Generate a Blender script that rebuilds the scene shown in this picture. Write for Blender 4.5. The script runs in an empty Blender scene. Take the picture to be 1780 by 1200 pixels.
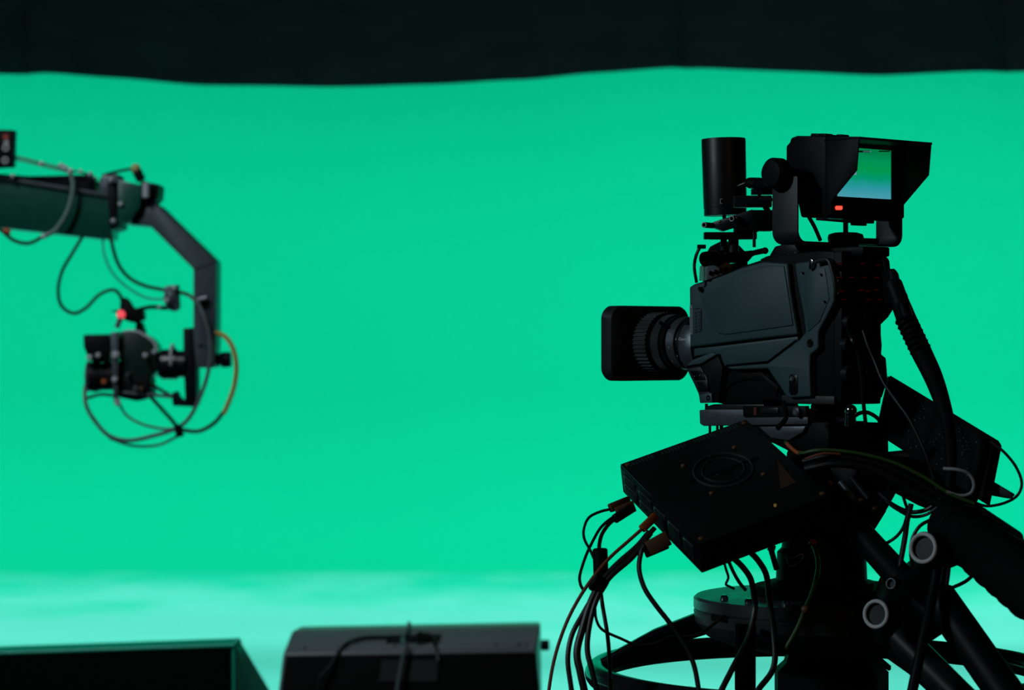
import bpy, bmesh, math, random
from mathutils import Vector, Matrix
random.seed(7)
D = bpy.data
SC = bpy.context.scene
COL = SC.collection
F = 85.0 / 36.0 * 1780.0
EYE = Vector((0, 0, 1.5))

# ---------------------------------------------------------------- camera, world, lights, exposure
cd = D.cameras.new('camera'); cam = D.objects.new('camera', cd); COL.objects.link(cam)
cam.location = EYE; cam.rotation_euler = (math.pi / 2, 0, 0)
cd.lens = 85; cd.sensor_width = 36; cd.clip_start = 0.1; cd.clip_end = 100
cd.dof.use_dof = True; cd.dof.focus_distance = 4.28; cd.dof.aperture_fstop = 4.5
SC.camera = cam
SC.view_settings.view_transform = 'Standard'; SC.view_settings.look = 'None'
SC.view_settings.gamma = 1.0; SC.view_settings.use_curve_mapping = False
SC.view_settings.exposure = 0.0
w = D.worlds.new('world'); SC.world = w; w.use_nodes = True
w.node_tree.nodes['Background'].inputs[0].default_value = (0.004, 0.005, 0.006, 1)
w.node_tree.nodes['Background'].inputs[1].default_value = 0.3

def area(name, loc, aim, size, power, color, spread=180):
    l = D.lights.new(name, 'AREA'); l.shape = 'RECTANGLE'; l.size, l.size_y = size
    l.energy = power; l.color = color; l.spread = math.radians(spread)
    o = D.objects.new(name, l); COL.objects.link(o); o.location = loc
    o.rotation_euler = (Vector(aim) - Vector(loc)).to_track_quat('-Z', 'Y').to_euler()
    return o
for i, x in enumerate((-8, -4.8, -1.6, 1.6, 4.8, 8)):          # row of soft lights hung behind the black drape
    area('softlight', (x, 12.95, 4.55), (x, 15.0, 0.0), (2.4, 0.7), 84 if x == -1.6 else 110, (0.93, 0.98, 1.0), 150)
for i, x in enumerate((-6.5, -3.2, 0, 3.2, 6.5)):                # added, unseen lamps in front of the drape to brighten the green floor
    area('added_floor_light', (x, 10.3, 4.6), (x, 10.5, 0), (2.0, 0.6), 32, (0.93, 0.98, 1.0), 62)
area('key_light', (-5.7, 1.5, 4.4), (0.4, 4.8, 1.3), (0.9, 0.9), 36, (0.74, 0.90, 1.0), 100)   # dim cool work light high on the left
area('added_crane_fill', (-2.6, 4.8, 4.9), (-1.0, 8.0, 1.2), (0.7, 0.7), 12, (0.85, 0.93, 1.0), 70)  # added fill lamp out of view, brightens the crane
area('work_light', (2.6, -1.6, 4.4), (0.8, 4.1, 1.0), (0.35, 0.35), 1.0, (1.0, 0.55, 0.25), 70)  # weak tungsten lamp behind the photographer

# ---------------------------------------------------------------- geometry helpers
def V(*a): return Vector(a)
def on(px, py, Y):
    return Vector(((px - 890) / F * Y, Y, 1.5 - (py - 600) / F * Y))
def hit(px, py, pl):
    p, n = pl
    d = Vector(((px - 890) / F, 1, -(py - 600) / F))
    return EYE + d * ((p - EYE).dot(n) / d.dot(n))

class MB:
    def __init__(s): s.v = []; s.f = []
    def add(s, vs, fs):
        b = len(s.v); s.v += [Vector(x) for x in vs]; s.f += [tuple(b + i for i in f) for f in fs]; return s
    def prism(s, pts, ext):
        n = len(pts); a = [Vector(p) for p in pts]; b = [p + ext for p in a]
        fs = [tuple(range(n)), tuple(range(2 * n - 1, n - 1, -1))]
        fs += [(i, i + n, (i + 1) % n + n, (i + 1) % n) for i in range(n)]
        return s.add(a + b, fs)
    def slab(s, poly, pl, depth, lift=0.0, ext=None):
        q = (pl[0] + pl[1] * lift, pl[1])
        return s.prism([hit(x, y, q) for x, y in poly], -pl[1] * depth if ext is None else ext)
    def box(s, c, ax, dims):
        c = Vector(c); X, Y, Z = [Vector(a).normalized() * d / 2 for a, d in zip(ax, dims)]
        return s.prism([c - X - Y - Z, c + X - Y - Z, c + X + Y - Z, c - X + Y - Z], Z * 2)
    def lathe(s, p, axis, prof, seg=32, sq=1.0):
        p = Vector(p); ax = Vector(axis).normalized()
        e1 = ax.orthogonal().normalized() if abs(ax.z) > .95 else ax.cross(V(0, 0, 1)).normalized()
        e2 = ax.cross(e1); vs = []; fs = []
        for t, r in prof:
            for k in range(seg):
                a = 2 * math.pi * k / seg
                vs.append(p + ax * t + (e1 * math.cos(a) * sq + e2 * math.sin(a)) * r)
        m = len(prof)
        for i in range(m - 1):
            for k in range(seg):
                k2 = (k + 1) % seg
                fs.append((i * seg + k, i * seg + k2, (i + 1) * seg + k2, (i + 1) * seg + k))
        fs.append(tuple(range(seg - 1, -1, -1))); fs.append(tuple((m - 1) * seg + k for k in range(seg)))
        return s.add(vs, fs)
    def rod(s, a, b, r, seg=16, r2=None):
        a = Vector(a); b = Vector(b); L = (b - a).length; r2 = r if r2 is None else r2
        c = min(r, r2) * .15
        return s.lathe(a, b - a, [(0, r - c), (c, r), (L - c, r2), (L, r2 - c)], seg)
    def ring(s, p, axis, R, r, seg=40, ts=12, a0=0, a1=2 * math.pi):
        p = Vector(p); ax = Vector(axis).normalized()
        e1 = ax.orthogonal().normalized() if abs(ax.z) > .95 else ax.cross(V(0, 0, 1)).normalized()
        e2 = ax.cross(e1); vs = []; fs = []
        for k in range(seg):
            a = 2 * math.pi * k / seg; d = e1 * math.cos(a) + e2 * math.sin(a)
            for j in range(ts):
                b = 2 * math.pi * j / ts
                vs.append(p + d * (R + r * math.cos(b)) + ax * r * math.sin(b))
        for k in range(seg):
            for j in range(ts):
                fs.append((k * ts + j, ((k + 1) % seg) * ts + j, ((k + 1) % seg) * ts + (j + 1) % ts, k * ts + (j + 1) % ts))
        return s.add(vs, fs)
    def tube(s, pts, r, seg=10, sub=8, smooth=True):
        P = [Vector(p) for p in pts]
        R = list(r) if isinstance(r, (list, tuple)) else [r] * len(P)
        if smooth and len(P) > 2:
            Q = []; RR = []
            E = [P[0] * 2 - P[1]] + P + [P[-1] * 2 - P[-2]]
            for i in range(len(P) - 1):
                a, b, c, d = E[i:i + 4]
                for j in range(sub):
                    t = j / sub
                    Q.append(.5 * (2 * b + (c - a) * t + (2 * a - 5 * b + 4 * c - d) * t * t + (3 * b - a - 3 * c + d) * t ** 3))
                    RR.append(R[i] * (1 - t) + R[i + 1] * t)
            Q.append(P[-1]); RR.append(R[-1])
        else: Q, RR = P, R
        t = (Q[1] - Q[0]).normalized(); nrm = t.orthogonal().normalized(); vs = []; fs = []
        for i, q in enumerate(Q):
            t = (Q[min(i + 1, len(Q) - 1)] - Q[max(i - 1, 0)]).normalized()
            nrm = (nrm - t * nrm.dot(t)).normalized(); bn = t.cross(nrm)
            for k in range(seg):
                a = 2 * math.pi * k / seg
                vs.append(q + (nrm * math.cos(a) + bn * math.sin(a)) * RR[i])
        for i in range(len(Q) - 1):
            for k in range(seg):
                k2 = (k + 1) % seg
                fs.append((i * seg + k, i * seg + k2, (i + 1) * seg + k2, (i + 1) * seg + k))
        fs.append(tuple(range(seg - 1, -1, -1))); fs.append(tuple((len(Q) - 1) * seg + k for k in range(seg)))
        return s.add(vs, fs)
    def sphere(s, c, r, seg=16):
        n = 8
        return s.lathe(V(*c) - V(0, 0, r), (0, 0, 1), [(r - r * math.cos(math.pi * i / n), max(1e-4, r * math.sin(math.pi * i / n))) for i in range(n + 1)], seg)

def base_of(o):
    p = o
    while p.parent: p = p.parent
    return p.matrix_basis.translation if True else None

def build(name, m, mat, parent=None, bev=0.0, seg=2, smooth=True, loc=None):
    org = base_of(parent).copy() if parent else (Vector(loc) if loc is not None else None)
    if org is None:
        xs = [v.x for v in m.v]; ys = [v.y for v in m.v]; zs = [v.z for v in m.v]
        org = V((min(xs) + max(xs)) / 2, (min(ys) + max(ys)) / 2, min(zs))
    me = D.meshes.new(name)
    me.from_pydata([v - org for v in m.v], [], m.f); me.validate()
    bm = bmesh.new(); bm.from_mesh(me)
    bmesh.ops.recalc_face_normals(bm, faces=bm.faces)
    if bev > 0:
        ed = [e for e in bm.edges if len(e.link_faces) == 2 and e.calc_face_angle(0) > 0.45]
        try: bmesh.ops.bevel(bm, geom=ed, offset=bev, segments=seg, affect='EDGES', clamp_overlap=True, profile=.5)
        except Exception: pass
    bm.to_mesh(me); bm.free()
    if smooth:
        for p in me.polygons: p.use_smooth = True
        me.set_sharp_from_angle(angle=math.radians(33))
    me.materials.append(mat)
    o = D.objects.new(name, me); COL.objects.link(o)
    if parent: o.parent = parent
    else: o.location = org
    return o

def tag(o, label=None, cat=None, group=None, kind=None):
    if label: o['label'] = label
    if cat: o['category'] = cat
    if group: o['group'] = group
    if kind: o['kind'] = kind
    return o
def thing(name, loc, label, cat, group=None):
    o = D.objects.new(name, None); COL.objects.link(o); o.location = loc; o.empty_display_size = .1
    return tag(o, label, cat, group)
def copy_tree(o, parent=None, off=None):
    c = o.copy(); COL.objects.link(c); c.parent = parent
    for ch in list(o.children): copy_tree(ch, c)
    if off is not None: c.location = o.location + off
    return c

# ---------------------------------------------------------------- materials
def mat(name, col, rough=.5, metal=0.0, var=.15, scale=30, bump=0.0, emis=None, es=0.0, spec=.5):
    m = D.materials.new(name); m.use_nodes = True; nt = m.node_tree; b = nt.nodes['Principled BSDF']
    tc = nt.nodes.new('ShaderNodeTexCoord'); n = nt.nodes.new('ShaderNodeTexNoise')
    n.inputs['Scale'].default_value = scale; n.inputs['Detail'].default_value = 4
    nt.links.new(tc.outputs['Object'], n.inputs['Vector'])
    mx = nt.nodes.new('ShaderNodeMix'); mx.data_type = 'RGBA'
    mx.inputs[6].default_value = (*[c * (1 - var) for c in col], 1); mx.inputs[7].default_value = (*[min(1, c * (1 + var)) for c in col], 1)
    nt.links.new(n.outputs['Fac'], mx.inputs[0]); nt.links.new(mx.outputs[2], b.inputs['Base Color'])
    mr = nt.nodes.new('ShaderNodeMapRange'); mr.inputs['To Min'].default_value = max(.02, rough - .08); mr.inputs['To Max'].default_value = min(1, rough + .08)
    nt.links.new(n.outputs['Fac'], mr.inputs['Value']); nt.links.new(mr.outputs[0], b.inputs['Roughness'])
    b.inputs['Metallic'].default_value = metal; b.inputs['Specular IOR Level'].default_value = spec
    if bump:
        bp = nt.nodes.new('ShaderNodeBump'); bp.inputs['Strength'].default_value = bump; bp.inputs['Distance'].default_value = .001
        n2 = nt.nodes.new('ShaderNodeTexNoise'); n2.inputs['Scale'].default_value = 900
        nt.links.new(tc.outputs['Object'], n2.inputs['Vector']); nt.links.new(n2.outputs['Fac'], bp.inputs['Height']); nt.links.new(bp.outputs[0], b.inputs['Normal'])
    if emis:
        b.inputs['Emission Color'].default_value = (*emis, 1); b.inputs['Emission Strength'].default_value = es
    return m
BLACK = mat('black_plastic', (.004, .0045, .005), .5, spec=.12)
BLK2 = mat('black_gloss_plastic', (.004, .004, .005), .3, spec=.4)
RUB = mat('black_rubber', (.004, .004, .004), .65, spec=.08)
CABLE = mat('black_cable_jacket', (.006, .006, .006), .42, spec=.35)
GREY = mat('camera_grey_shell', (.034, .076, .084), .48, bump=.35, var=.06)
GREYD = mat('dark_grey_shell', (.016, .020, .022), .5, bump=.3, var=.06)
ALU = mat('grey_anodised_metal', (.16, .18, .20), .34, .7, bump=.4)
CHR = mat('bright_steel', (.60, .62, .65), .16, 1.0)
DALU = mat('black_anodised_metal', (.016, .018, .020), .36, .3)
LABEL = mat('pale_label', (.55, .58, .58), .5)
PAPER = mat('grey_sticker', (.26, .29, .30), .55)
ORNG = mat('orange_plastic', (.40, .09, .02), .45)
BROWN = mat('brown_connector_shell', (.11, .05, .02), .5)
BRNC = mat('rust_brown_cable_jacket', (.22, .055, .02), .45)
GRNC = mat('green_cable_jacket', (.03, .08, .015), .4)
YEL = mat('yellow_orange_cable_jacket', (.42, .26, .04), .5)
GREYC = mat('grey_cable_jacket', (.08, .11, .11), .45)
TEAL = mat('teal_cable_jacket', (.02, .28, .26), .45)
GUN = mat('crane_grey_paint', (.060, .082, .095), .42, .2)
CRG = mat('crane_dark_green_gloss', (.004, .075, .048), .30)
GOLD = mat('brass', (.55, .30, .07), .28, 1.0)
REDL = mat('red_tally_light', (.4, .02, .01), .4, emis=(1, .05, .03), es=2.2)
REDM = mat('pink_red_tally_light', (.4, .02, .03), .4, emis=(1, .09, .12), es=.9)
REDB = mat('dim_red_button_legend', (.1, .0, .0), .4, emis=(1, .02, .02), es=.014)
SCRN = mat('dark_glass_panel', (.004, .007, .009), .12)

def wall_mat(name, c1, c2, rough, sc, thr=None, spec=.3):
    m = D.materials.new(name); m.use_nodes = True; nt = m.node_tree; b = nt.nodes['Principled BSDF']
    tc = nt.nodes.new('ShaderNodeTexCoord'); mp = nt.nodes.new('ShaderNodeMapping'); mp.inputs['Scale'].default_value = sc
    n = nt.nodes.new('ShaderNodeTexNoise'); n.inputs['Scale'].default_value = 1; n.inputs['Detail'].default_value = 6; n.inputs['Roughness'].default_value = .6
    nt.links.new(tc.outputs['Object'], mp.inputs[0]); nt.links.new(mp.outputs[0], n.inputs['Vector'])
    cr = nt.nodes.new('ShaderNodeValToRGB'); cr.color_ramp.elements[0].color = (*c1, 1); cr.color_ramp.elements[1].color = (*c2, 1)
    a, z = thr or (.3, .7); cr.color_ramp.elements[0].position = a; cr.color_ramp.elements[1].position = z
    nt.links.new(n.outputs['Fac'], cr.inputs[0]); nt.links.new(cr.outputs[0], b.inputs['Base Color'])
    b.inputs['Roughness'].default_value = rough; b.inputs['Specular IOR Level'].default_value = spec
    return m
KEYW = wall_mat('chroma_green_wall_paint', (.0005, .575, .30), (.0005, .60, .325), .85, (.35, .35, .35), spec=.05)
KEYF = wall_mat('chroma_green_floor_scuffs_painted_sheen', (.001, .60, .36), (.10, .66, .53), .5, (1.1, .9, 1), (.40, .60), .5)
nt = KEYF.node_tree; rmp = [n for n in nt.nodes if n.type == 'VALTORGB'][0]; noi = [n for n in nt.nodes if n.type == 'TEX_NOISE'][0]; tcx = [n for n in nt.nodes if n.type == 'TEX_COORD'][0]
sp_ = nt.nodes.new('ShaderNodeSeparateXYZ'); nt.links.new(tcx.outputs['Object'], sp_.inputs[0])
m1 = nt.nodes.new('ShaderNodeMath'); m1.operation = 'MULTIPLY_ADD'; m1.inputs[1].default_value = -.36; m1.inputs[2].default_value = .70   # pale light sheen painted in with the scuffs, stronger toward the stage front
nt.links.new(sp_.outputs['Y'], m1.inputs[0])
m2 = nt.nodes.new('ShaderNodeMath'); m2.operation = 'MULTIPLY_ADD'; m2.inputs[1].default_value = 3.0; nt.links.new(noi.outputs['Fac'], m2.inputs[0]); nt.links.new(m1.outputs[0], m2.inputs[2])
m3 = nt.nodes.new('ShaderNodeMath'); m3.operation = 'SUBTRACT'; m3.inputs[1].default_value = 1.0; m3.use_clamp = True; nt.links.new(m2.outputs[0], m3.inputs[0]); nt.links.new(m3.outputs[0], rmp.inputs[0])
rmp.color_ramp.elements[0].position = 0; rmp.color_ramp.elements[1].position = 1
DARKF = wall_mat('dark_studio_floor', (.012, .013, .014), (.02, .022, .023), .6, (2, 2, 2))
DARKW = wall_mat('dark_wall_paint', (.008, .009, .010), (.012, .013, .014), .8, (1, 1, 1))
DRAPE = wall_mat('black_drape_cloth', (.040, .036, .038), (.060, .053, .056), .9, (3, 3, 8), spec=.1)

# ---------------------------------------------------------------- setting
def struct(name, m, mt, **k): return tag(build(name, m, mt, **k), kind='structure')
X0, X1, YB, YF, ZC = -9.0, 9.0, 17.2, -4.0, 6.2
struct('floor', MB().prism([V(X0, YF, -.2), V(X1, YF, -.2), V(X1, 9.4, -.2), V(X0, 9.4, -.2)], V(0, 0, .2)), DARKF, smooth=False)
# green cyclorama floor and its swept wall
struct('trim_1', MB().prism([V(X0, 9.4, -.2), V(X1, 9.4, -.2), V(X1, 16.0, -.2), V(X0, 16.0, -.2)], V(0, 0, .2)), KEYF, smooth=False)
cyc = MB(); prof = [(16.0, 0)]
Rc = 1.2
for i in range(1, 17):
    a = math.pi / 2 * i / 16; prof.append((16.0 + Rc * math.sin(a), Rc - Rc * math.cos(a)))
prof.append((YB, ZC))
vs = []; fs = []
for x in (X0, X1):
    vs += [V(x, y, z) for y, z in prof]; vs += [V(x, YB + .2, ZC), V(x, YB + .2, -.2), V(x, 16.0, -.2)]
n = len(prof) + 3
fs = [(i, (i + 1) % n, (i + 1) % n + n, i + n) for i in range(n)] + [tuple(range(n - 1, -1, -1)), tuple(range(n, 2 * n))]
cyc.add(vs, fs)
struct('wall_back', cyc, KEYW)
struct('wall_left', MB().prism([V(X0 - .2, YF, -.2), V(X0, YF, -.2), V(X0, YB + .2, -.2), V(X0 - .2, YB + .2, -.2)], V(0, 0, ZC + .4)), DARKW, smooth=False)
struct('wall_right', MB().prism([V(X1, YF, -.2), V(X1 + .2, YF, -.2), V(X1 + .2, YB + .2, -.2), V(X1, YB + .2, -.2)], V(0, 0, ZC + .4)), DARKW, smooth=False)
struct('wall_front', MB().prism([V(X0 - .2, YF - .2, -.2), V(X1 + .2, YF - .2, -.2), V(X1 + .2, YF, -.2), V(X0 - .2, YF, -.2)], V(0, 0, ZC + .4)), DARKW, smooth=False)
struct('ceiling', MB().prism([V(X0, YF, ZC), V(X1, YF, ZC), V(X1, YB + .2, ZC), V(X0, YB + .2, ZC)], V(0, 0, .2)), DARKW, smooth=False)

# black drape with a hem that sags between its ties
hem = [(-700, 140), (-300, 146), (-100, 131), (0, 129), (75, 127), (200, 136), (360, 147), (560, 151), (760, 148), (900, 138), (1040, 126), (1180, 116), (1370, 126), (1530, 131), (1740, 122), (1780, 123), (2000, 132), (2300, 120), (2600, 135)]
YC = 12.5
def hemz(x):
    p = x / YC * F + 890
    if p <= hem[0][0]: q = hem[0][1]
    elif p >= hem[-1][0]: q = hem[-1][1]
    else:
        for (a, b), (c, d) in zip(hem, hem[1:]):
            if a <= p <= c:
                t = (p - a) / (c - a); t = t * t * (3 - 2 * t) * .5 + t * .5; q = b + (d - b) * t; break
    return 1.5 - (q - 600) / F * YC
def drape_y(x, z):
    y = YC + .025 * math.sin(x * 3.1) + .018 * math.sin(x * 7.3 + 1)
    for c, wd in ((on(1195, 0, YC).x, .05), (on(1748, 0, YC).x, .06), (on(38, 0, YC).x, .06)):
        y += .05 * math.exp(-((x - c) / wd) ** 2)
    return y
m = MB(); nx, nz = 360, 8; vs = []
for layer in (0, .012):
    for i in range(nx + 1):
        x = -8.9 + 17.8 * i / nx; z0 = hemz(x)
        for j in range(nz + 1):
            z = z0 + (6.15 - z0) * (j / nz); vs.append(V(x, drape_y(x, z) + layer, z))
fs = []; N = (nx + 1) * (nz + 1); W_ = nz + 1
for i in range(nx):
    for j in range(nz):
        a = i * W_ + j; fs += [(a, a + W_, a + W_ + 1, a + 1), (N + a, N + a + 1, N + a + W_ + 1, N + a + W_)]
    a = i * W_; fs += [(a, N + a, N + a + W_, a + W_), (a + nz, a + W_ + nz, N + a + W_ + nz, N + a + nz)]
m.add(vs, fs)
tag(build('drape', m, DRAPE), 'wide black cloth drape hanging across the top of the green wall', 'curtain')

# ================================================================= BROADCAST CAMERA
A50 = math.radians(50)
fw = V(-math.cos(A50), math.sin(A50), 0); nL = V(-math.sin(A50), -math.cos(A50), 0); nR = -fw; UP = V(0, 0, 1)
C0 = on(1450, 600, 4.15)
def SP(v=0.0): return (C0 + nL * v, nL)
def RP(u=0.0): return (C0 + fw * u, nR)
def L3(u, v, w): return V(C0.x, C0.y, 0) + fw * u + nL * v + UP * w
def uw(px, py, v=0.0):
    p = hit(px, py, SP(v)); return (p - C0).dot(fw), p.z
def vw(px, py, u=0.0):
    p = hit(px, py, RP(u)); return (p - C0).dot(nL), p.z
def cbox(m, u0, u1, v0, v1, w0, w1):
    return m.prism([L3(u0, v0, w0), L3(u1, v0, w0), L3(u1, v1, w0), L3(u0, v1, w0)], UP * (w1 - w0))
BW = .13
root = thing('broadcast_camera', L3(.12, -.065, uw(1300, 703)[1]), 'large dark grey broadcast camera with zoom lens, seen from behind left', 'video camera')
CAM_ = root
body = [(1198, 499), (1206, 494), (1232, 486), (1262, 475), (1289, 463), (1326, 451), (1354, 444), (1419, 436), (1450, 437), (1450, 699), (1412, 699), (1364, 697), (1350, 672), (1334, 643), (1262, 643), (1246, 662), (1240, 700), (1222, 700), (1218, 684), (1206, 640), (1205, 617), (1199, 604)]
build('body_shell', MB().slab(body, SP(-.004), BW - .008), BLACK, root, .003)
# grey outer side cover
up = [(1197.5, 499), (1205, 495), (1232, 487), (1262, 476), (1289, 465), (1326, 455), (1368, 458), (1372, 500), (1379, 545), (1386, 582), (1310, 590), (1198.5, 604)]
sc_ = build('side_cover', MB().slab(up, SP(), .012, .008), GREY, root, .004, 3)
tag(sc_, 'slate grey side cover')
# recessed line on cover: raised inner door
door = [(1213, 500), (1240, 494), (1290, 474), (1330, 462), (1362, 462), (1374, 540), (1378, 566), (1300, 577), (1262, 582), (1248, 580), (1236, 568), (1226, 545), (1219, 522)]
build('access_door', MB().slab(door, SP(), .004, .0105), GREY, root, .0025, 3)
low = [(1206, 606), (1246, 602), (1386, 585), (1387, 592), (1334, 629), (1259, 637), (1251, 616), (1240, 614), (1206, 620)]
build('lower_side_cover', MB().slab(low, SP(), .012, .002), GREY, root, .002)
lowp = [(1251, 606), (1384, 590), (1334, 628), (1260, 635)]
build('side_panel', MB().slab(lowp, SP(), .003, .005), GREY, root, .0015)
arm = [(1381, 458), (1414, 453), (1436, 448), (1443, 456), (1448, 478), (1453, 498), (1452, 520), (1436, 552), (1422, 577), (1422, 606), (1408, 617), (1407, 640), (1409, 690), (1371, 692), (1364, 686), (1358, 676), (1334, 641), (1272, 643), (1262, 638), (1334, 632), (1390, 590), (1400, 577), (1396, 545), (1386, 495)]
build('rear_side_cover', MB().slab(arm, SP(), .016, .010), GREY, root, .003, 3)
build('connector_plate', MB().slab([(1396, 473), (1415, 464), (1433, 467), (1437, 490), (1441, 520), (1424, 560), (1404, 577), (1398, 520)], SP(), .003, .0115), GREY, root, .001)
build('slot', MB().slab([(1371, 655), (1374, 651), (1383, 651), (1386, 655), (1386, 683), (1382, 687), (1375, 687), (1371, 683)], SP(), .004, .0115), BLK2, root, .001)
build('slot_knob', MB().lathe(hit(1379, 659, SP(.011)), nL, [(0, .005), (.004, .005), (.006, .003)]), ALU, root)
for px, py, r in ((1398, 475, .0022), (1430, 478, .0022), (1436, 525, .0022), (1221, 503, .0045), (1409, 597, .0075)):
    v = .0135 if px > 1300 and py < 590 else (.0095 if px > 1300 else .0155)
    build('screw', MB().lathe(hit(px, py, SP(.009)), nL, [(0, r), (v - .008, r), (v - .007, r * .8), (v - .0075, r * .3)], 16), BLK2, root)
lv = MB().slab([(1406, 447), (1413, 453), (1412, 466), (1406, 470)], SP(), .008, .018)
build('latch', lv, CHR, root, .001)
hb = MB().tube([hit(1416, 456, SP(.02)), hit(1438, 452, SP(.022)), hit(1446, 470, SP(.022)), hit(1452, 500, SP(.02)), hit(1452, 522, SP(.012))], .0035)
build('side_handle', hb, GREYD, root)
# sticker with barcode and embossed mark at the front edge
st = build('sticker', MB().slab([(1198.5, 532), (1202, 530), (1203.5, 534), (1204, 578), (1203, 582), (1199.5, 581)], SP(), .0006, .0087), PAPER, root)
tag(st, 'pale sticker with a column of dark marks')
bm_ = MB()
for i in range(16):
    y = 536 + i * 2.7
    bm_.slab([(1200.3, y), (1202.6 - (i % 3) * .5, y), (1202.6 - (i % 3) * .5, y + 1.2), (1200.3, y + 1.2)], SP(), .0004, .0091)
build('sticker_mark', bm_, BLACK, st, smooth=False)
em = MB()
for a, b in (((1207, 537), (1217, 536)), ((1217, 536), (1219, 539)), ((1219, 539), (1219, 576)), ((1219, 576), (1207, 578))):
    em.rod(hit(*a, SP(.0088)), hit(*b, SP(.0088)), .0006, 6)
for i in range(6):
    em.slab([(1208, 542 + i * 6), (1210.5, 542 + i * 6), (1210.5, 546 + i * 6), (1208, 546 + i * 6)], SP(), .0006, .0089)
    em.slab([(1213.5, 541 + i * 6), (1217, 541 + i * 6), (1217, 544.5 + i * 6), (1213.5, 544.5 + i * 6)], SP(), .0006, .0089)
build('embossed_mark', em, GREYD, root)
# shoulder pad
build('shoulder_pad', MB().slab([(1244, 700), (1256, 650), (1264, 645), (1330, 643), (1346, 668), (1362, 697), (1350, 697), (1326, 697), (1326, 703), (1256, 703)], SP(-.01), BW - .02), RUB, root, .004)
arch = [(1258, 696)] + [(1303 + 45 * math.cos(math.pi - math.pi * i / 14), 690 - 30 * math.sin(math.pi * i / 14)) for i in range(15)] + [(1348, 690), (1352, 672), (1322, 646), (1266, 648), (1262, 672)]
build('pad_rim', MB().slab(arch, SP(), .006, -.006), BLACK, root, .001)
# front control block with audio controls
fb = MB().slab([(1191, 636), (1217, 631), (1246, 615), (1256, 640), (1248, 700), (1216, 700), (1214, 686), (1206, 668), (1197, 650)], SP(), .05, .006)
build('control_block', fb, BLACK, root, .002)
fc = MB().slab([(1190, 637), (1218, 633), (1246, 616), (1236, 613), (1205, 625)], SP(), .050, .012)
build('control_block_cap', fc, GREY, root, .002)
pnl = MB().slab([(1193, 641), (1217, 638), (1228, 655), (1233, 682), (1235, 698), (1217, 698), (1214, 684), (1204, 662)], SP(), .004, .009)
cp = build('control_panel', pnl, GREYD, root, .001)
for (a, b, c, d) in ((1198, 645, 1220, 652), (1202, 650, 1222, 661), (1210, 664, 1228, 681)):
    q = MB().slab([(a, b), (c, b - 1), (c + 4, d), (a + 5, d)], SP(), .002, .0105); build('rocker_switch', q, BLK2, cp, .0006)
for px, py in ((1207, 654.5), (1217, 652.5)):
    build('status_dot', MB().sphere(hit(px, py, SP(.0125)), .0009), LABEL, cp)
build('screw', MB().lathe(hit(1233, 692, SP(.008)), nL, [(0, .005), (.003, .005), (.0025, .002)], 14), BLACK, cp)
build('ledge', MB().slab([(1216, 686), (1236, 683), (1238, 700), (1216, 701)], SP(), .045, .0105), GREY, root, .0015)
# base foot and slide plate
ft = MB(); u0, w0 = uw(1409, 700, 0); cbox(ft, .0, .125, -.12, .0, uw(1409, 703)[1], uw(1409, 692)[1] + .004)
build('rear_foot', ft, GREYD, root, .002)
# rear electronics block
rear = [(1463, 437), (1495, 436), (1497, 445), (1541, 445), (1547, 452), (1551, 490), (1556, 535), (1545, 552), (1531, 566), (1534, 600), (1533, 616), (1541, 622), (1544, 660), (1534, 692), (1497, 700), (1463, 700), (1463, 600)]
rb = build('rear_panel', MB().slab(rear, RP(), .10, .012), BLACK, root, .003)
for row in (((1460, 458), (1500, 458), (1527, 461)), ((1459, 482.5), (1481, 482.5), (1502, 482.5), (1524, 482.5)), ((1464, 506), (1497, 504.5), (1509, 506), (1523, 504)), ((1467, 521), (1511, 521), (1529, 521))):
    for px, py in row:
        build('lit_legend', MB().slab([(px - 4, py - 1.2), (px + 4, py - 1.2), (px + 4, py + 1.2), (px - 4, py + 1.2)], RP(), .001, .0135), REDB, rb, smooth=False)
for j in range(3):
    for k in range(4):
        px, py = 1463 + 21 * k, 468 + 22 * j
        build('push_button', MB().slab([(px - 6, py - 4), (px + 6, py - 4), (px + 6, py + 4), (px - 6, py + 4)], RP(), .003, .0145), BLK2, rb, .0006)
for k, (px, py, r) in enumerate(((1470, 560, .011), (1500, 556, .011), (1467, 600, .012), (1470, 650, .014), (1505, 650, .014), (1514, 600, .009))):
    build('socket', MB().lathe(hit(px, py, RP(-.010)), nR, [(0, r), (.012, r), (.013, r * .9), (.010, r * .7)], 20), DALU, rb)
build('rear_rail', MB().tube([hit(1534, 448, RP(-.02)), hit(1541, 462, RP(-.02)), hit(1546, 505, RP(-.02)), hit(1549, 530, RP(-.018))], .0025), BLACK, root)
for px, py in ((1519, 658), (1523, 694), (1544, 522)):
    build('screw', MB().lathe(hit(px, py, RP(-.010)), nR, [(0, .0025), (.003, .0025), (.004, .001)], 12), CHR, rb)
# top handle
hm = MB()
hm.slab([(1318, 452), (1330, 446), (1354, 440), (1419, 432), (1500, 428), (1500, 445), (1419, 446), (1340, 456)], SP(-.03), .07)
build('top_plate', hm, BLACK, root, .003)
hd = MB().slab([(1335, 446), (1346, 428), (1357, 426), (1400, 424), (1440, 424), (1440, 434), (1410, 434), (1360, 436), (1352, 446)], SP(-.048), .034)
build('carry_handle', hd, BLACK, root, .004)
build('handle_foot', MB().slab([(1349, 432), (1358, 424), (1396, 424), (1396, 441), (1372, 447), (1349, 448)], SP(-.02), .08), DALU, root, .002)
for px, py in ((1371, 443.5), (1378, 443.5)):
    build('screw', MB().lathe(hit(px, py, SP(-.022)), nL, [(0, .0022), (.004, .0022), (.005, .001)], 12), CHR, root)
build('accessory_screw', MB().lathe(hit(1388, 443, SP(-.022)), nL, [(0, .005), (.007, .005), (.009, .003)], 14), ALU, root)

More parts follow.
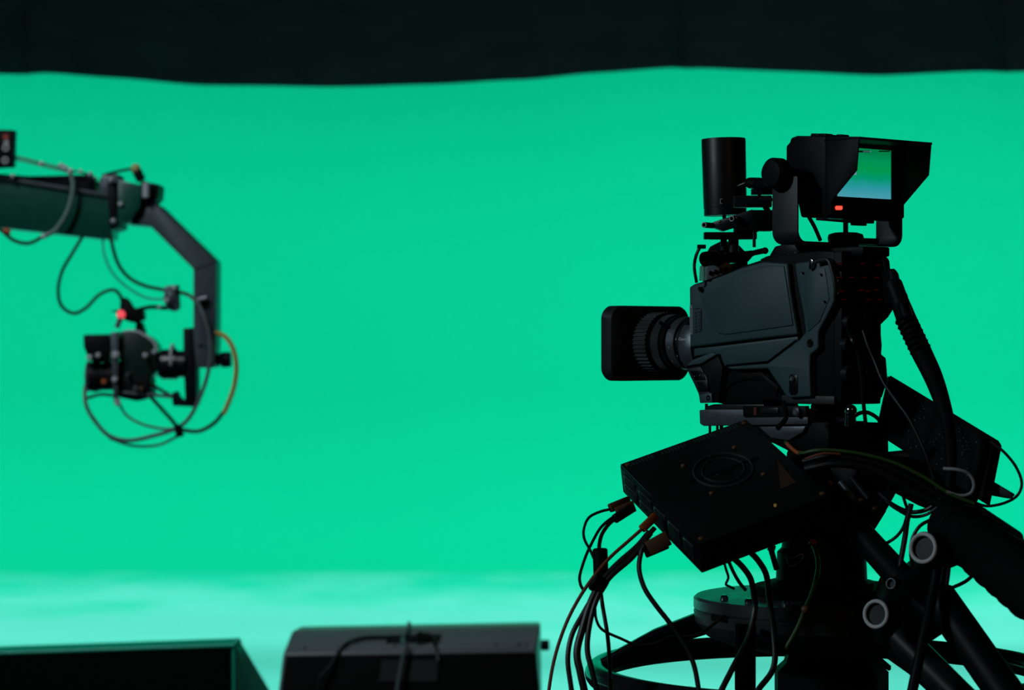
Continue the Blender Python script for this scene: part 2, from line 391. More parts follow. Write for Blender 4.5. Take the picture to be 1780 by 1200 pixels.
# ---- lens
lo = hit(1198, 597, SP(0)) - nL * .065
LSH = 0.0
def LN(u, v, w): return lo + fw * (u + LSH) + nL * v + UP * w
HOODM = mat('hood_grey_black', (.020, .025, .027), .5, spec=.3)
lens = MB().lathe(LN(-.01, 0, 0), fw, [(0, .040), (.03, .044), (.07, .045), (.075, .048), (.095, .048), (.097, .051), (.118, .051), (.12, .050), (.132, .050), (.135, .055), (.172, .056), (.176, .053), (.178, .052)], 64)
lr = build('lens', lens, BLACK, root)
def ribbed(u0, u1, r, n, dep):
    m = MB(); prof = []; vs = []; fs = []
    for u in (u0, u1):
        for k in range(n * 4):
            a = 2 * math.pi * k / (n * 4); rr = r if (k % 4) < 2 else r - dep
            e1 = fw.cross(UP); vs.append(LN(u, 0, 0) + (e1 * math.cos(a) + UP * math.sin(a)) * rr)
    q = n * 4
    fs = [(k, (k + 1) % q, (k + 1) % q + q, k + q) for k in range(q)] + [tuple(range(q)), tuple(range(2 * q - 1, q - 1, -1))]
    return m.add(vs, fs)
LSH = .024
GRIP = mat('ribbed_ring_rubber', (.03, .035, .035), .45)
build('focus_ring', ribbed(.102, .140, .0590, 46, .0022), GRIP, lr, smooth=False)
build('zoom_ring', ribbed(.072, .092, .0545, 110, .0012), GRIP, lr, smooth=False)
build('iris_ring', ribbed(.060, .070, .0515, 120, .0008), BLACK, lr, smooth=False)
build('barrel_ring', MB().lathe(LN(.035, 0, 0), fw, [(0, .0485), (.001, .0495), (.020, .0495), (.021, .0485)], 64), ALU, lr)
build('barrel_ring', MB().lathe(LN(.012, 0, 0), fw, [(0, .0475), (.002, .050), (.014, .050), (.016, .0475)], 64), DALU, lr)
for a, u, s_ in ((.35, .046, .0024), (-.15, .047, .002), (-.5, .03, .0022), (.15, .028, .002), (-.75, .05, .002)):
    d = nL * math.cos(a) + UP * math.sin(a)
    build('lens_mark', MB().box(LN(u, 0, 0) + d * .0492, (fw, d.cross(fw), d), (.0012, s_ * 1.6, .0012)), LABEL, lr, smooth=False)
# zoom lever
d = nL * math.cos(.62) + UP * math.sin(.62)
build('zoom_lever', MB().rod(LN(.052, 0, 0) + d * .045, LN(.066, 0, 0) + d * .068, .0034), BLACK, lr)
LSH = 0.0
# servo drive unit beside barrel
sv = MB()
pts = []
for i in range(9):
    a = -.95 + 1.75 * i / 8; pts.append(LN(-.002, .012 + .052 * math.cos(a), -.004 + .052 * math.sin(a) * 1.05))
for i in range(8, -1, -1):
    a = -.95 + 1.75 * i / 8; pts.append(LN(-.002, .010 + .030 * math.cos(a), -.004 + .036 * math.sin(a)))
sv.prism(pts, fw * .034)
su = build('servo_unit', sv, ALU, lr, .003)
tag(su, 'grey metal drive housing')
def text_part(s, loc, right, up, size, mt, parent, name='lettering', ext=.0003):
    cu = D.curves.new('t', 'FONT'); cu.body = s; cu.size = size; cu.extrude = ext; cu.align_x = 'CENTER'; cu.align_y = 'CENTER'
    ob = D.objects.new('t', cu); COL.objects.link(ob)
    dg = bpy.context.evaluated_depsgraph_get(); me = D.meshes.new_from_object(ob.evaluated_get(dg)); D.objects.remove(ob)
    n = right.cross(up)
    M = Matrix((right, up, n)).transposed().to_4x4(); M.translation = Vector(loc) - base_of(parent)
    me.transform(M); me.materials.clear(); me.materials.append(mt); me.name = name
    o = D.objects.new(name, me); COL.objects.link(o); o.parent = parent; return o
lb = MB(); lp = []
aa = [.10 + .22 * i / 5 for i in range(6)]
for a in aa: lp.append(LN(.006, .012 + .0526 * math.cos(a), -.004 + .0526 * math.sin(a) * 1.05))
for a in reversed(aa): lp.append(LN(.006, .012 + .0515 * math.cos(a), -.004 + .0515 * math.sin(a) * 1.05))
nn = (nL * math.cos(.21) + UP * math.sin(.21)).normalized(); rr_ = -fw; uu_ = nn.cross(rr_).normalized()
text_part('Canon', LN(.018, .012, -.004) + nn * .0534 + uu_ * .0004, rr_, uu_, .0078, mat('white_lettering', (.8, .82, .82), .5), su)
LSH = .012
# lens hood: wide rounded rectangle that narrows to the barrel
def rrect(w_, h_, r, n=6):
    o = []
    for cx, cy, a0 in ((w_ / 2 - r, h_ / 2 - r, 0), (-w_ / 2 + r, h_ / 2 - r, 90), (-w_ / 2 + r, -h_ / 2 + r, 180), (w_ / 2 - r, -h_ / 2 + r, 270)):
        for i in range(n + 1):
            a = math.radians(a0 + 90 * i / n); o.append((cx + r * math.cos(a), cy + r * math.sin(a)))
    return o
hw, hh = .208, .154
secs = [(.146, .104, .104, .05), (.150, .130, .122, .05), (.156, .190, .146, .034), (.160, .203, .153, .026), (.184, hw, hh, .022), (.186, hw - .002, hh - .002, .022),
        (.184, hw - .008, hh - .008, .020), (.162, .190, .138, .022), (.158, .114, .108, .05)]
vs = []; fs = []; q = 28
for u, w_, h_, r in secs:
    vs += [LN(u, a, b * (1 - .13 * (a / (w_ / 2)) ** 2)) for a, b in rrect(w_, h_, r)]
for i in range(len(secs) - 1):
    for k in range(q): fs.append((i * q + k, i * q + (k + 1) % q, (i + 1) * q + (k + 1) % q, (i + 1) * q + k))
i = len(secs) - 1
for k in range(q): fs.append((i * q + k, i * q + (k + 1) % q, (k + 1) % q, k))
build('lens_hood', MB().add(vs, fs), HOODM, lr)
gl = MB().lathe(LN(.160, 0, 0), fw, [(0, .05), (.004, .049), (.008, .035), (.010, .0005)], 40)
build('front_glass', gl, SCRN, lr)

# ---- slide plate under camera
pb = thing('camera_slide_plate', L3(.12, -.06, uw(1300, 742)[1]), 'long grey metal slide plate directly under the big broadcast camera', 'mounting plate')
m = MB().slab([(1215, 713), (1237, 712), (1400, 712), (1404, 716), (1404, 738), (1222, 741), (1216, 737)], SP(), .105, .004)
build('plate', m, ALU, pb, .002)
m = MB().slab([(1230, 706), (1240, 703), (1326, 703), (1330, 712), (1226, 713)], SP(), .09, -.004); build('upper_wedge', m, DALU, pb, .001)
m = MB().slab([(1291, 706), (1355, 706), (1400, 706), (1402, 724), (1292, 725)], SP(), .01, .008); build('side_lock', m, BLACK, pb, .001)
m = MB().slab([(1310, 708), (1315, 708), (1315, 722), (1310, 722)], SP(), .004, .0115); build('red_mark', m, mat('dark_red_paint', (.10, .008, .005), .5), pb)
m = MB().slab([(1322, 709), (1352, 709), (1352, 719), (1322, 719)], SP(), .004, .0115); build('lock_lever', m, DALU, pb, .001)
m = MB().lathe(hit(1390, 716, SP(.004)), nL, [(0, .008), (.010, .008), (.012, .005)], 18); build('lock_knob', m, ALU, pb)
for px in (1234, 1247, 1254):
    build('pin', MB().rod(hit(px, 738, SP(-.03)), hit(px, 765, SP(-.03)), .0025 if px < 1250 else .0035), DALU, pb)
build('front_screw', MB().rod(hit(1228, 702, SP(-.015)), hit(1228, 716, SP(-.015)), .003), CHR, pb)

# ================================================================= VIEWFINDER MONITOR
V0 = on(1495, 300, 4.12); v0 = (V0 - C0).dot(nL)
WV = .190
def at_v(px, py, v): return hit(px, py, SP(v))
ub = uw(1436, 300, v0)[0]           # screen plane
vf = thing('viewfinder_monitor', L3(ub, v0 - WV / 2, uw(1420, 380, v0)[1]), 'black viewfinder monitor with sun hood and lit screen above the broadcast camera', 'monitor')
sideb = [(1384, 236), (1438, 237), (1438, 380), (1392, 378), (1386, 350), (1372, 305), (1366, 292), (1366, 254), (1370, 250), (1373, 246), (1374, 240)]
build('housing', MB().slab(sideb, SP(v0), WV), BLACK, vf, .003)
pan = [(1434, 237), (1493, 237.5), (1488.5, 296), (1445, 349), (1445, 372), (1434, 378)]
hoodm = MB().slab(pan, SP(v0), .003)
hl = build('hood_side', hoodm, BLACK, vf, .0006)
pr = [hit(x, y, SP(v0)) - nL * (WV - .003) for x, y in pan]
hr = build('hood_side', MB().prism(pr, -nL * .003), BLACK, vf, .0006)
tp = [hit(1432, 237, SP(v0)), hit(1494, 237.5, SP(v0))]
tz = tp[1].z
ht = MB().prism([V(tp[0].x, tp[0].y, tz), V(tp[1].x, tp[1].y, tz), V(tp[1].x, tp[1].y, tz - .004), V(tp[0].x, tp[0].y, tz - .004)], -nL * WV)
build('hood_top', ht, BLACK, vf, .0006)
# screen face: bezel + lit panel
zt = hit(1548, 262, RP(ub - .003)).z; zb = hit(1548, 347, RP(ub - .003)).z
vr = vw(1548, 300, ub - .003)[0]
fr = MB()
bz0 = uw(1436, 380, v0)[1]
def fbox(m, va, vb, wa, wb, u0, u1): return cbox(m, u0, u1, va, vb, wa, wb)
fbox(fr, v0 - WV + .003, vr, bz0, tz - .004, ub - .006, ub + .002)
fbox(fr, v0 - .022, v0 - .003, bz0, tz - .004, ub - .006, ub + .002)
fbox(fr, vr, v0 - .022, bz0, zb, ub - .006, ub + .002)
fbox(fr, vr, v0 - .022, zt, tz - .004, ub - .006, ub + .002)
build('bezel', fr, BLK2, vf, smooth=False)
scm = D.materials.new('lit_viewfinder_screen'); scm.use_nodes = True; nt = scm.node_tree; b = nt.nodes['Principled BSDF']
b.inputs['Base Color'].default_value = (.01, .01, .01, 1); b.inputs['Roughness'].default_value = .3
tc = nt.nodes.new('ShaderNodeTexCoord'); sx = nt.nodes.new('ShaderNodeSeparateXYZ'); cr = nt.nodes.new('ShaderNodeValToRGB')
nz_ = nt.nodes.new('ShaderNodeTexNoise'); nz_.inputs['Scale'].default_value = 3; mad = nt.nodes.new('ShaderNodeMath'); mad.operation = 'MULTIPLY_ADD'; mad.inputs[1].default_value = .12
nt.links.new(tc.outputs['Generated'], nz_.inputs['Vector']); nt.links.new(tc.outputs['Generated'], sx.inputs[0])
nt.links.new(nz_.outputs['Fac'], mad.inputs[0]); nt.links.new(sx.outputs['Z'], mad.inputs[2]); nt.links.new(mad.outputs[0], cr.inputs[0])
els = cr.color_ramp.elements
els[0].position = .04; els[0].color = (.07, .33, .42, 1); els[1].position = 1.0; els[1].color = (.0, .20, .06, 1)
for p, c in ((.28, (.02, .30, .33, 1)), (.45, (.0, .30, .16, 1)), (.62, (.0, .31, .075, 1)), (.85, (.0, .27, .09, 1))):
    e = els.new(p); e.color = c
nt.links.new(cr.outputs[0], b.inputs['Emission Color']); b.inputs['Emission Strength'].default_value = 1.0
sm = MB(); fbox(sm, vr, v0 - .022, zb, zt, ub - .004, ub)
scr = build('screen', sm, scm, vf, smooth=False)
def screen_mark(name, px, py, wpx, hpx, mt):
    build(name, MB().slab([(px, py), (px + wpx, py), (px + wpx, py + hpx), (px, py + hpx)], RP(ub - .004), .0003, .0004), mt, scr, smooth=False)
SCW = mat('screen_pale_picture', (.02, .02, .02), .4, emis=(.35, .55, .75), es=.45)
SCD = mat('screen_dark_picture', (.004, .004, .004), .4)
screen_mark('picture_detail', 1481, 300, 8, 4, SCW); screen_mark('picture_detail', 1484, 297, 4, 3, SCW)
screen_mark('picture_detail', 1493, 262, 19, 3.0, SCD); screen_mark('picture_detail', 1528, 262, 19, 2, SCD)
screen_mark('picture_detail', 1500, 263, 14, 1, SCW)
build('tally_lamp', MB().slab([(1453.5, 359.5), (1455, 358), (1463, 358), (1464.5, 359.5), (1464.5, 363), (1463, 365), (1455, 365), (1453.5, 363)], RP(ub - .006), .003, .002), REDL, vf)
# back of housing steps, buttons on top
for px, wd, hg in ((1408, 16, 5), (1424, 12, 5), (1452, 12, 3.5), (1440, 6, 3)):
    build('top_button', MB().slab([(px, 237), (px + wd, 237), (px + wd - 2, 237 - hg), (px + 2, 237 - hg)], SP(v0 - .03), .02), BLACK, vf, .001)
build('bottom_mount', MB().slab([(1418, 379), (1500, 379), (1500, 388), (1487, 388), (1487, 392), (1478, 392), (1478, 388), (1418, 383)], SP(v0 - .07), .03), BLACK, vf, .001)
# yoke: U shaped bracket on a round boss
yk = thing('viewfinder_yoke', L3(ub + .03, v0 - WV / 2, uw(1400, 440, 0)[1]), 'black U shaped yoke with round side knobs carrying the viewfinder monitor', 'bracket')
G = .048
ua, wa_ = uw(1386, 418, v0 + G); ub2, _ = uw(1342, 418, v0 + G)
zarm = uw(1360, 300, v0 + G)[1] + .01; zb_ = uw(1360, 424, v0 + G)[1]; TH = .004
vl, vr2 = v0 + G, v0 - WV - G + .012
def yprof():
    o = []; R = .022
    o.append((vl, zarm - .018))
    for i in range(7):
        a = math.radians(90 * i / 6); o.append((vl - R + R * math.cos(a), zb_ + R - R * math.sin(a)))
    for i in range(7):
        a = math.radians(90 + 90 * i / 6); o.append((vr2 + R + R * math.cos(a), zb_ + R - R * math.sin(a)))
    o.append((vr2, zarm - .03)); inner = []
    o2 = [(vl - TH, zarm - .018)]
    for i in range(7):
        a = math.radians(90 * i / 6); r2 = R - TH; o2.append((vl - R + r2 * math.cos(a), zb_ + R - r2 * math.sin(a)))
    for i in range(7):
        a = math.radians(90 + 90 * i / 6); r2 = R - TH; o2.append((vr2 + R + r2 * math.cos(a), zb_ + R - r2 * math.sin(a)))
    o2.append((vr2 + TH, zarm - .03))
    return o + o2[::-1]
yu0, yu1 = min(ua, ub2), max(ua, ub2)
build('yoke_frame', MB().prism([L3(yu0, a, b) for a, b in yprof()], fw * (yu1 - yu0)), GREYD, yk, .0012)
kc = hit(1356, 302, SP(v0 + G))
for vv, s in ((v0 + G, 1), (vr2, -1)):
    kcc = kc + nL * (vv - (v0 + G)); k2 = (kcc - C0).dot(fw)
    build('arm_top', MB().lathe(kcc - nL * s * .004 - UP * .0, nL * s, [(0, .022), (.004, .022)], 24), GREYD, yk)
    build('tension_knob', MB().lathe(kcc - nL * s * .002, nL * s, [(0, .024), (.002, .027), (.020, .027), (.026, .022), (.027, .014)], 32), BLACK, yk)
    build('pivot', MB().rod(kcc - nL * s * .055, kcc, .011), BLACK, yk)
bc = L3((yu0 + yu1) / 2 + 0, v0 - WV / 2, zb_)
bc = hit(1470, 412, SP(v0 - WV / 2)); 
boss = MB().lathe(V(bc.x, bc.y, uw(1470, 441, v0 - WV / 2)[1]), UP, [(0, .024), (.014, .024), (.016, .030), (.028, .032), (.034, .030), (.037, .020)], 32)
build('boss', boss, BLACK, yk)
build('neck', MB().rod(V(bc.x, bc.y, zb_), V(bc.x, bc.y, uw(1470, 384, v0 - WV / 2)[1]), .0045), BLACK, yk)
build('base_block', MB().slab([(1492, 414), (1508, 414), (1508, 425), (1492, 425)], SP(v0 - WV / 2), .03), BLACK, yk, .001)

# ================================================================= top front accessories
YT = 4.42; cx = on(1259, 300, YT)
tb = thing('cylindrical_sensor', V(cx.x, YT, on(1259, 375, YT).z), 'tall black upright cylinder standing above the front of the broadcast camera', 'tracking sensor')
r = 38.2 / F * YT; zt_, zb2 = on(0, 241.5, YT).z, on(0, 375, YT).z
ax_ = V(-.025, 0, 1).normalized()
build('barrel', MB().lathe(V(cx.x, YT, zb2) + V(.002, 0, 0), ax_, [(0, r - .002), (.001, r * .97), (.014, r * .97), (.0145, r * .985), (zt_ - zb2 - .002, r * 1.005), (zt_ - zb2, r * .985)], 48), mat('satin_black_metal', (.006, .006, .007), .42, spec=.35), tb)
build('base_screw', MB().rod(V(cx.x, YT, zb2 + .002) , V(cx.x, YT, on(0, 388, YT).z), .0035), DALU, tb)
pc = on(1252, 350, YT - r * 1.0)
build('marking', MB().box(pc, (V(1, 0, 0), V(0, 1, 0), UP), (.0012, .001, .009)), LABEL, tb, smooth=False)
build('marking', MB().box(pc + V(.0022, 0, .004), (V(1, 0, 0), V(0, 1, 0), UP), (.004, .001, .0012)), LABEL, tb, smooth=False)
build('marking', MB().box(pc + V(.0018, 0, -.004), (V(1, 0, 0), V(0, 1, 0), UP), (.003, .001, .0012)), LABEL, tb, smooth=False)
build('connector', MB().rod(on(1285, 324, YT - .035), on(1304, 318, YT - .06), .006, 20), CHR, tb)
build('connector_boot', MB().tube([on(1303, 318, YT - .06), on(1320, 320, YT - .1), on(1336, 322, YT - .13)], [.010, .0115, .009]), BLK2, tb)

rg = thing('rod_bracket', V(on(1275, 400, YT).x, YT, on(0, 430, YT).z), 'black metal rods and clamps joining the upright cylinder to the camera', 'bracket')
Y2 = YT - .06
def frontbox(m, x0, y0, x1, y1, Y, dep): 
    a = on(x0, y0, Y); b = on(x1, y1, Y)
    return m.prism([a, V(b.x, Y, a.z), b, V(a.x, Y, b.z)], V(0, dep, 0))
build('upper_arm', frontbox(MB(), 1276, 340, 1342, 360, Y2 - .03, .03), DALU, rg, .0015)
build('upper_arm', frontbox(MB(), 1308, 327, 1345, 338, Y2 - .02, .03), DALU, rg, .0015)
m = MB().prism([on(1237, 394, Y2), on(1240, 386, Y2), on(1308, 364, Y2 - .03), on(1308, 386, Y2 - .03), on(1258, 402, Y2)], V(0, .03, 0))
build('clamp_plate', m, DALU, rg, .0012)
build('clamp_block', frontbox(MB(), 1306, 365, 1345, 401, Y2 - .05, .04), BLACK, rg, .002)
build('clamp_block', frontbox(MB(), 1277, 388, 1320, 403, Y2 - .03, .03), BLACK, rg, .002)
for px, py in ((1241, 391), (1289, 380)):
    c = on(px, py, Y2 - .045)
    build('rod_end', MB().lathe(c + V(.0, .03, 0), V(-.55, -.83, 0), [(0, .0052), (.03, .0052), (.031, .0042), (.025, .0034)], 20), DALU, rg)
    build('rod_rim', MB().ring(c + V(.0, .03, 0) + V(-.55, -.83, 0).normalized() * .031, V(-.55, -.83, 0), .0043, .0010, 24, 8), LABEL, rg)
for px, py in ((1252, 385), (1277, 380), (1281, 379)):
    build('brass_screw', MB().sphere(on(px, py, Y2 - .04), .0026), GOLD, rg)
build('lower_rail', frontbox(MB(), 1224, 403.5, 1316, 416, Y2 - .02, .022), BLK2, rg, .0015)
build('hanging_pin', MB().rod(on(1311, 395, Y2 - .03), on(1311, 430, Y2 - .03), .003), DALU, rg)
build('post', MB().rod(on(1258, 410, Y2), on(1258, 436, Y2), .006), DALU, rg)
build('post', MB().rod(on(1275, 410, Y2), on(1275, 440, Y2), .0095), DALU, rg)
build('cross_arm', MB().tube([on(1335, 366, Y2 - .02), on(1320, 350, Y2), on(1300, 345, Y2)], .005), DALU, rg)
# handle tube in front of body top, button pod under it
hp = thing('front_grip', V(on(1255, 445, 4.4).x, 4.4, on(0, 490, 4.4).z), 'glossy black tube grip with grey round button pod at camera front top', 'grip')
build('grip_tube', MB().rod(on(1224, 451, 4.33), on(1283, 442, 4.40), .0135, 28), mat('black_chrome', (.10, .11, .12), .14, 1.0), hp)
build('grip_band', MB().ring(on(1242, 448.5, 4.35), on(1283, 442, 4.40) - on(1224, 451, 4.33), .0133, .0012), BLACK, hp)
build('saddle', MB().prism([on(1228, 444, 4.40), on(1236, 428, 4.40), on(1254, 419, 4.40), on(1280, 421, 4.40), on(1296, 438, 4.40), on(1312, 442, 4.4), on(1300, 456, 4.40), on(1240, 458, 4.40)], V(0, .03, 0)), BLACK, hp, .003)
build('lever', MB().tube([on(1286, 446, 4.36), on(1310, 440, 4.36), on(1328, 436, 4.36)], [.009, .005, .0052]), BLACK, hp)
build('lever_tip', MB().sphere(on(1330, 436, 4.36), .0062), BLACK, hp)
build('thumb_screw', MB().rod(on(1212, 429, 4.38), on(1227, 429, 4.38), .0038), BLACK, hp)
Yp = 4.364
PODM = mat('pod_grey_paint', (.15, .175, .19), .4)
pod = [(1228, 488), (1229, 462), (1236, 458), (1246, 454.5), (1258, 454), (1268, 457), (1275, 463), (1277, 470)]
po = build('button_pod', MB().prism([on(x, y, Yp) for x, y in pod], V(-.01, .05, 0)), PODM, hp, .002)
for k, (px, py) in enumerate(((1235, 475), (1244, 473), (1252.5, 471), (1262.5, 468.5))):
    build('round_button', MB().lathe(on(px, py, Yp + .002), V(-.1, -1, 0), [(0, .0044), (.004, .0044), (.0045, .003), (.003, .0025)], 18, .75), BLACK, po)
build('camera_front_neck', MB().prism([on(1223, 496, 4.40), on(1226, 484, 4.40), on(1240, 462, 4.40), on(1300, 455, 4.40), on(1300, 475, 4.40), on(1240, 496, 4.40)], V(0, .05, 0)), BLACK, hp, .002)

# ================================================================= INTERFACE BOX (tilted)
Ai = V(.902, .308, .302).normalized(); Aj = V(.415, -.809, -.419); Aj = (Aj - Ai * Aj.dot(Ai)).normalized(); Ak = Ai.cross(Aj)
if Ak.z > 0: Ak = -Ak
PA = on(1077, 807, 4.12); la, lb_, lc = .247, .283, .058
ib = thing('interface_box', PA + Ai * la / 2 + Aj * lb_ / 2 + Ak * lc, 'tilted black flat electronics box with fan grille and cables at its left edge', 'electronics box')
def IB(a, b, c): return PA + Ai * a + Aj * b + Ak * c
def ibox(m, a0, a1, b0, b1, c0, c1):
    return m.prism([IB(a0, b0, c0), IB(a1, b0, c0), IB(a1, b1, c0), IB(a0, b1, c0)], Ak * (c1 - c0))
build('case', ibox(MB(), 0, la, 0, lb_, .002, lc), BLACK, ib, .0025)
lidm = mat('box_lid_black', (.007, .0075, .0075), .34)
lid = build('lid', ibox(MB(), .001, la - .001, .001, lb_ - .001, 0, .0035), lidm, ib, .001)
tag(lid, 'smooth black lid with screws at corners')
SLOT = mat('slot_recess_black', (.02, .05, .04), .25)
vm = MB()
for g0, nn_ in ((.012, 8), (.075, 8), (.138, 7), (.190, 6)):
    for k in range(nn_): ibox(vm, g0 + k * .0062, g0 + k * .0062 + .003, .006, .018, -.0006, .0006)
build('vent', vm, SLOT, lid, smooth=False)
fc_ = IB(.136, .118, -.001)
build('fan_guard', MB().ring(fc_, Ak, .050, .0022, 48, 8), GREYD, ib)
build('fan_guard', MB().ring(fc_, Ak, .036, .0014, 48, 8), GREYD, ib)
fg = MB()
for k in range(4):
    a = math.pi / 4 + k * math.pi / 2 - .78; d = Ai * math.cos(a) + Aj * math.sin(a); fg.rod(fc_ + d * .014, fc_ + d * .068, .0016, 8)
build('fan_guard_arm', fg, BLACK, ib)
build('fan_hub', MB().lathe(fc_ + Ak * .0015, -Ak, [(0, .016), (.002, .016), (.003, .013)], 28), BLK2, ib)
for k in range(4):
    a = k * math.pi / 2 + math.pi / 4; d = Ai * math.cos(a) + Aj * math.sin(a)
    build('screw', MB().lathe(fc_ + d * .070, -Ak, [(-.001, .0042), (.0015, .0042), (.003, .002)], 14), BROWN, ib)
for a, b in ((.010, .010), (la - .010, .010), (.010, lb_ - .012), (la - .010, lb_ - .012)):
    build('screw', MB().lathe(IB(a, b, 0), -Ak, [(-.001, .0045), (.0015, .0045), (.0028, .002)], 14), BROWN, ib)
PORT = mat('port_metal', (.10, .11, .12), .4, .8)
for b0, b1, c0, c1 in ((.015, .055, .012, .024), (.015, .06, .030, .050), (.070, .115, .012, .026), (.070, .115, .032, .050), (.125, .165, .014, .048), (.175, .215, .014, .044), (.228, .262, .016, .044)):
    pm = build('port', ibox(MB(), -.002, .004, b0, b1, c0, c1), PORT, ib, .001)
    build('port_opening', ibox(MB(), -.0028, .0, b0 + .004, b1 - .004, c0 + .003, c1 - .003), BLK2, pm, smooth=False)
# mounting arm behind box
build('mounting_bracket', MB().prism([on(1395, 850, 4.12), on(1440, 850, 4.12), on(1450, 905, 4.12), on(1390, 905, 4.12)], V(0, .16, 0)), DALU, ib, .003)
build('warning_triangle', MB().prism([hit(x_, y_, (IB(0, 0, -.0008), -Ak)) for x_, y_ in ((1351, 800), (1384, 839), (1357, 850))], Ak * .0008), mat('brown_sticker', (.05, .022, .008), .6), ib, smooth=False)

# ================================================================= FLUID HEAD AND PEDESTAL
YH = 4.26
hx = on(1425, 900, YH).x
hz = on(0, 1022, YH).z
fh = thing('fluid_head', V(hx, YH, hz), 'black fluid pan head with side levers between camera and pedestal', 'tripod head')
build('cradle', MB().slab([(1300, 739), (1408, 734), (1440, 734), (1440, 790), (1400, 800), (1345, 772), (1300, 756)], SP(-.004), .10), BLACK, fh, .003)
build('rear_cradle', MB().slab([(1474, 704), (1482, 702), (1490, 710), (1490, 734), (1536, 735), (1545, 742), (1546, 790), (1534, 800), (1474, 800)], RP(.02), .09), BLACK, fh, .004)
build('silver_plate', MB().slab([(1318, 742), (1400, 741), (1395, 752), (1370, 766), (1340, 762)], SP(.0), .03, .004), ALU, fh, .002)
tl = nL
hub = L3(.075, -.065, on(0, 850, YH).z)
build('tilt_drum', MB().lathe(hub + nL * .085, -nL, [(0, .055), (.004, .060), (.045, .062), (.048, .050), (.122, .050), (.125, .062), (.166, .060), (.170, .055)], 40), BLACK, fh)
build('drum_cap', MB().lathe(hub + nL * .085, nL, [(-.002, .035), (.006, .035), (.009, .028)], 32), DALU, fh)
build('upper_housing', MB().slab([(1365, 780), (1482, 790), (1492, 805), (1484, 850), (1476, 895), (1455, 930), (1380, 935), (1360, 860)], SP(-.02), .10), BLACK, fh, .008)
base = V(hub.x, hub.y, 0)
zz = lambda y: on(0, y, YH).z
build('pan_drum', MB().lathe(V(on(1428, 0, YH).x, YH, zz(1022)), UP, [(0, .092), (zz(1010) - zz(1022), .092), (zz(1008) - zz(1022), .080), (zz(960) - zz(1022), .078), (zz(952) - zz(1022), .070), (zz(900) - zz(1022), .066)], 48), BLACK, fh)
# small levers and knobs seen on the head side
for px, py, ex, ey, r, mt in ((1383, 880, 1372, 872, .006, DALU), (1430, 848, 1440, 862, .0055, ALU), (1460, 838, 1487, 872, .006, ALU), (1480, 830, 1510, 868, .0055, DALU), (1340, 955, 1350, 990, .005, ALU), (1505, 958, 1492, 925, .005, DALU)):
    build('lever', MB().rod(on(px, py, YH - .13), on(ex, ey, YH - .15), r), mt, fh)
build('lever_tip', MB().rod(on(1335, 951, YH - .12), on(1347, 955, YH - .12), .006), CHR, fh)
for px, py in ((1443, 842), (1497, 872), (1521, 886)):
    build('knob', MB().sphere(on(px, py, YH - .16), .0062), BROWN, fh)
lp = MB().tube([on(1366, 966, YH - .10), on(1378, 970, YH - .11), on(1394, 964, YH - .11), on(1396, 972, YH - .11), on(1384, 982, YH - .11), on(1374, 984, YH - .11), on(1366, 966, YH - .10)], .0022)
build('wire_clip', lp, ALU, fh)
build('bubble_level', MB().lathe(on(1349, 879, YH - .30), V(-.5, -.8, .1), [(0, .003), (.004, .003)], 12), GOLD, fh)
build('drag_pedal', MB().tube([on(1553, 842, YH - .12), on(1540, 868, YH - .14), on(1530, 886, YH - .15)], [.011, .010, .0095]), BLACK, fh)

# pedestal
ped = thing('camera_pedestal', V(on(1425, 0, YH).x, YH, 0), 'black studio pedestal column with steering ring under the fluid head', 'pedestal')
px0 = on(1425, 0, YH).x
build('column', MB().lathe(V(px0 + on(1445, 0, YH).x - px0, YH, .22), UP, [(0, .16), (.3, .16), (.34, .100), (zz(1165) - .22, .1005), (zz(1150) - .22, .084), (zz(1128) - .22, .078), (zz(1108) - .22, .078)], 12), BLACK, ped, smooth=False)
build('column_glint', MB().slab([(1528, 1150), (1535, 1146), (1549, 1158), (1549, 1165), (1545, 1167), (1528, 1156)], (V(0, YH - .09, 0), V(0, -1, 0)), .03), LABEL, ped, .001)  # white glint on the column chamfer, painted as a pale slab
cs = [(1206, 1030), (1212, 1024), (1300, 1018)]
cy = MB().lathe(V(px0, YH, zz(1112)), UP, [(zz(1122) - zz(1112), .150), (zz(1104) - zz(1112), .200), (zz(1080) - zz(1112), .220), (zz(1062) - zz(1112), .222), (zz(1060) - zz(1112), .219), (zz(1056) - zz(1112), .222), (zz(1040) - zz(1112), .222), (zz(1036) - zz(1112), .217), (zz(1036) - zz(1112) + .002, .10)], 56)
build('head_casting', cy, mat('pedestal_black_gloss', (.045, .052, .056), .3), ped)
build('bowl_flange', MB().lathe(V(px0 + .01, YH, zz(1037)), UP, [(0, .128), (.004, .130), (.016, .130), (.020, .124)], 48), RUB, ped)
build('casting_slot', MB().box(V(px0, YH, 0) + V(-.185, -.117, zz(1062)), (V(.53, -.85, 0), V(.85, .53, 0), UP), (.045, .008, .012)), RUB, ped, .001)
for a in (200, 222, 245, 300, 325, 342):
    d = V(math.cos(math.radians(a)), math.sin(math.radians(a)), 0)
    build('bolt', MB().lathe(V(px0, YH, zz(1036)) + d * .185 , UP, [(-.001, .007), (.005, .007), (.008, .004)], 14), CHR, ped)
rc = V(px0, YH - .05, on(0, 1172, YH - .05).z)
build('steering_ring', MB().ring(rc, UP, .395, .0205, 96, 16), mat('ring_black_gloss', (.012, .012, .014), .18), ped)
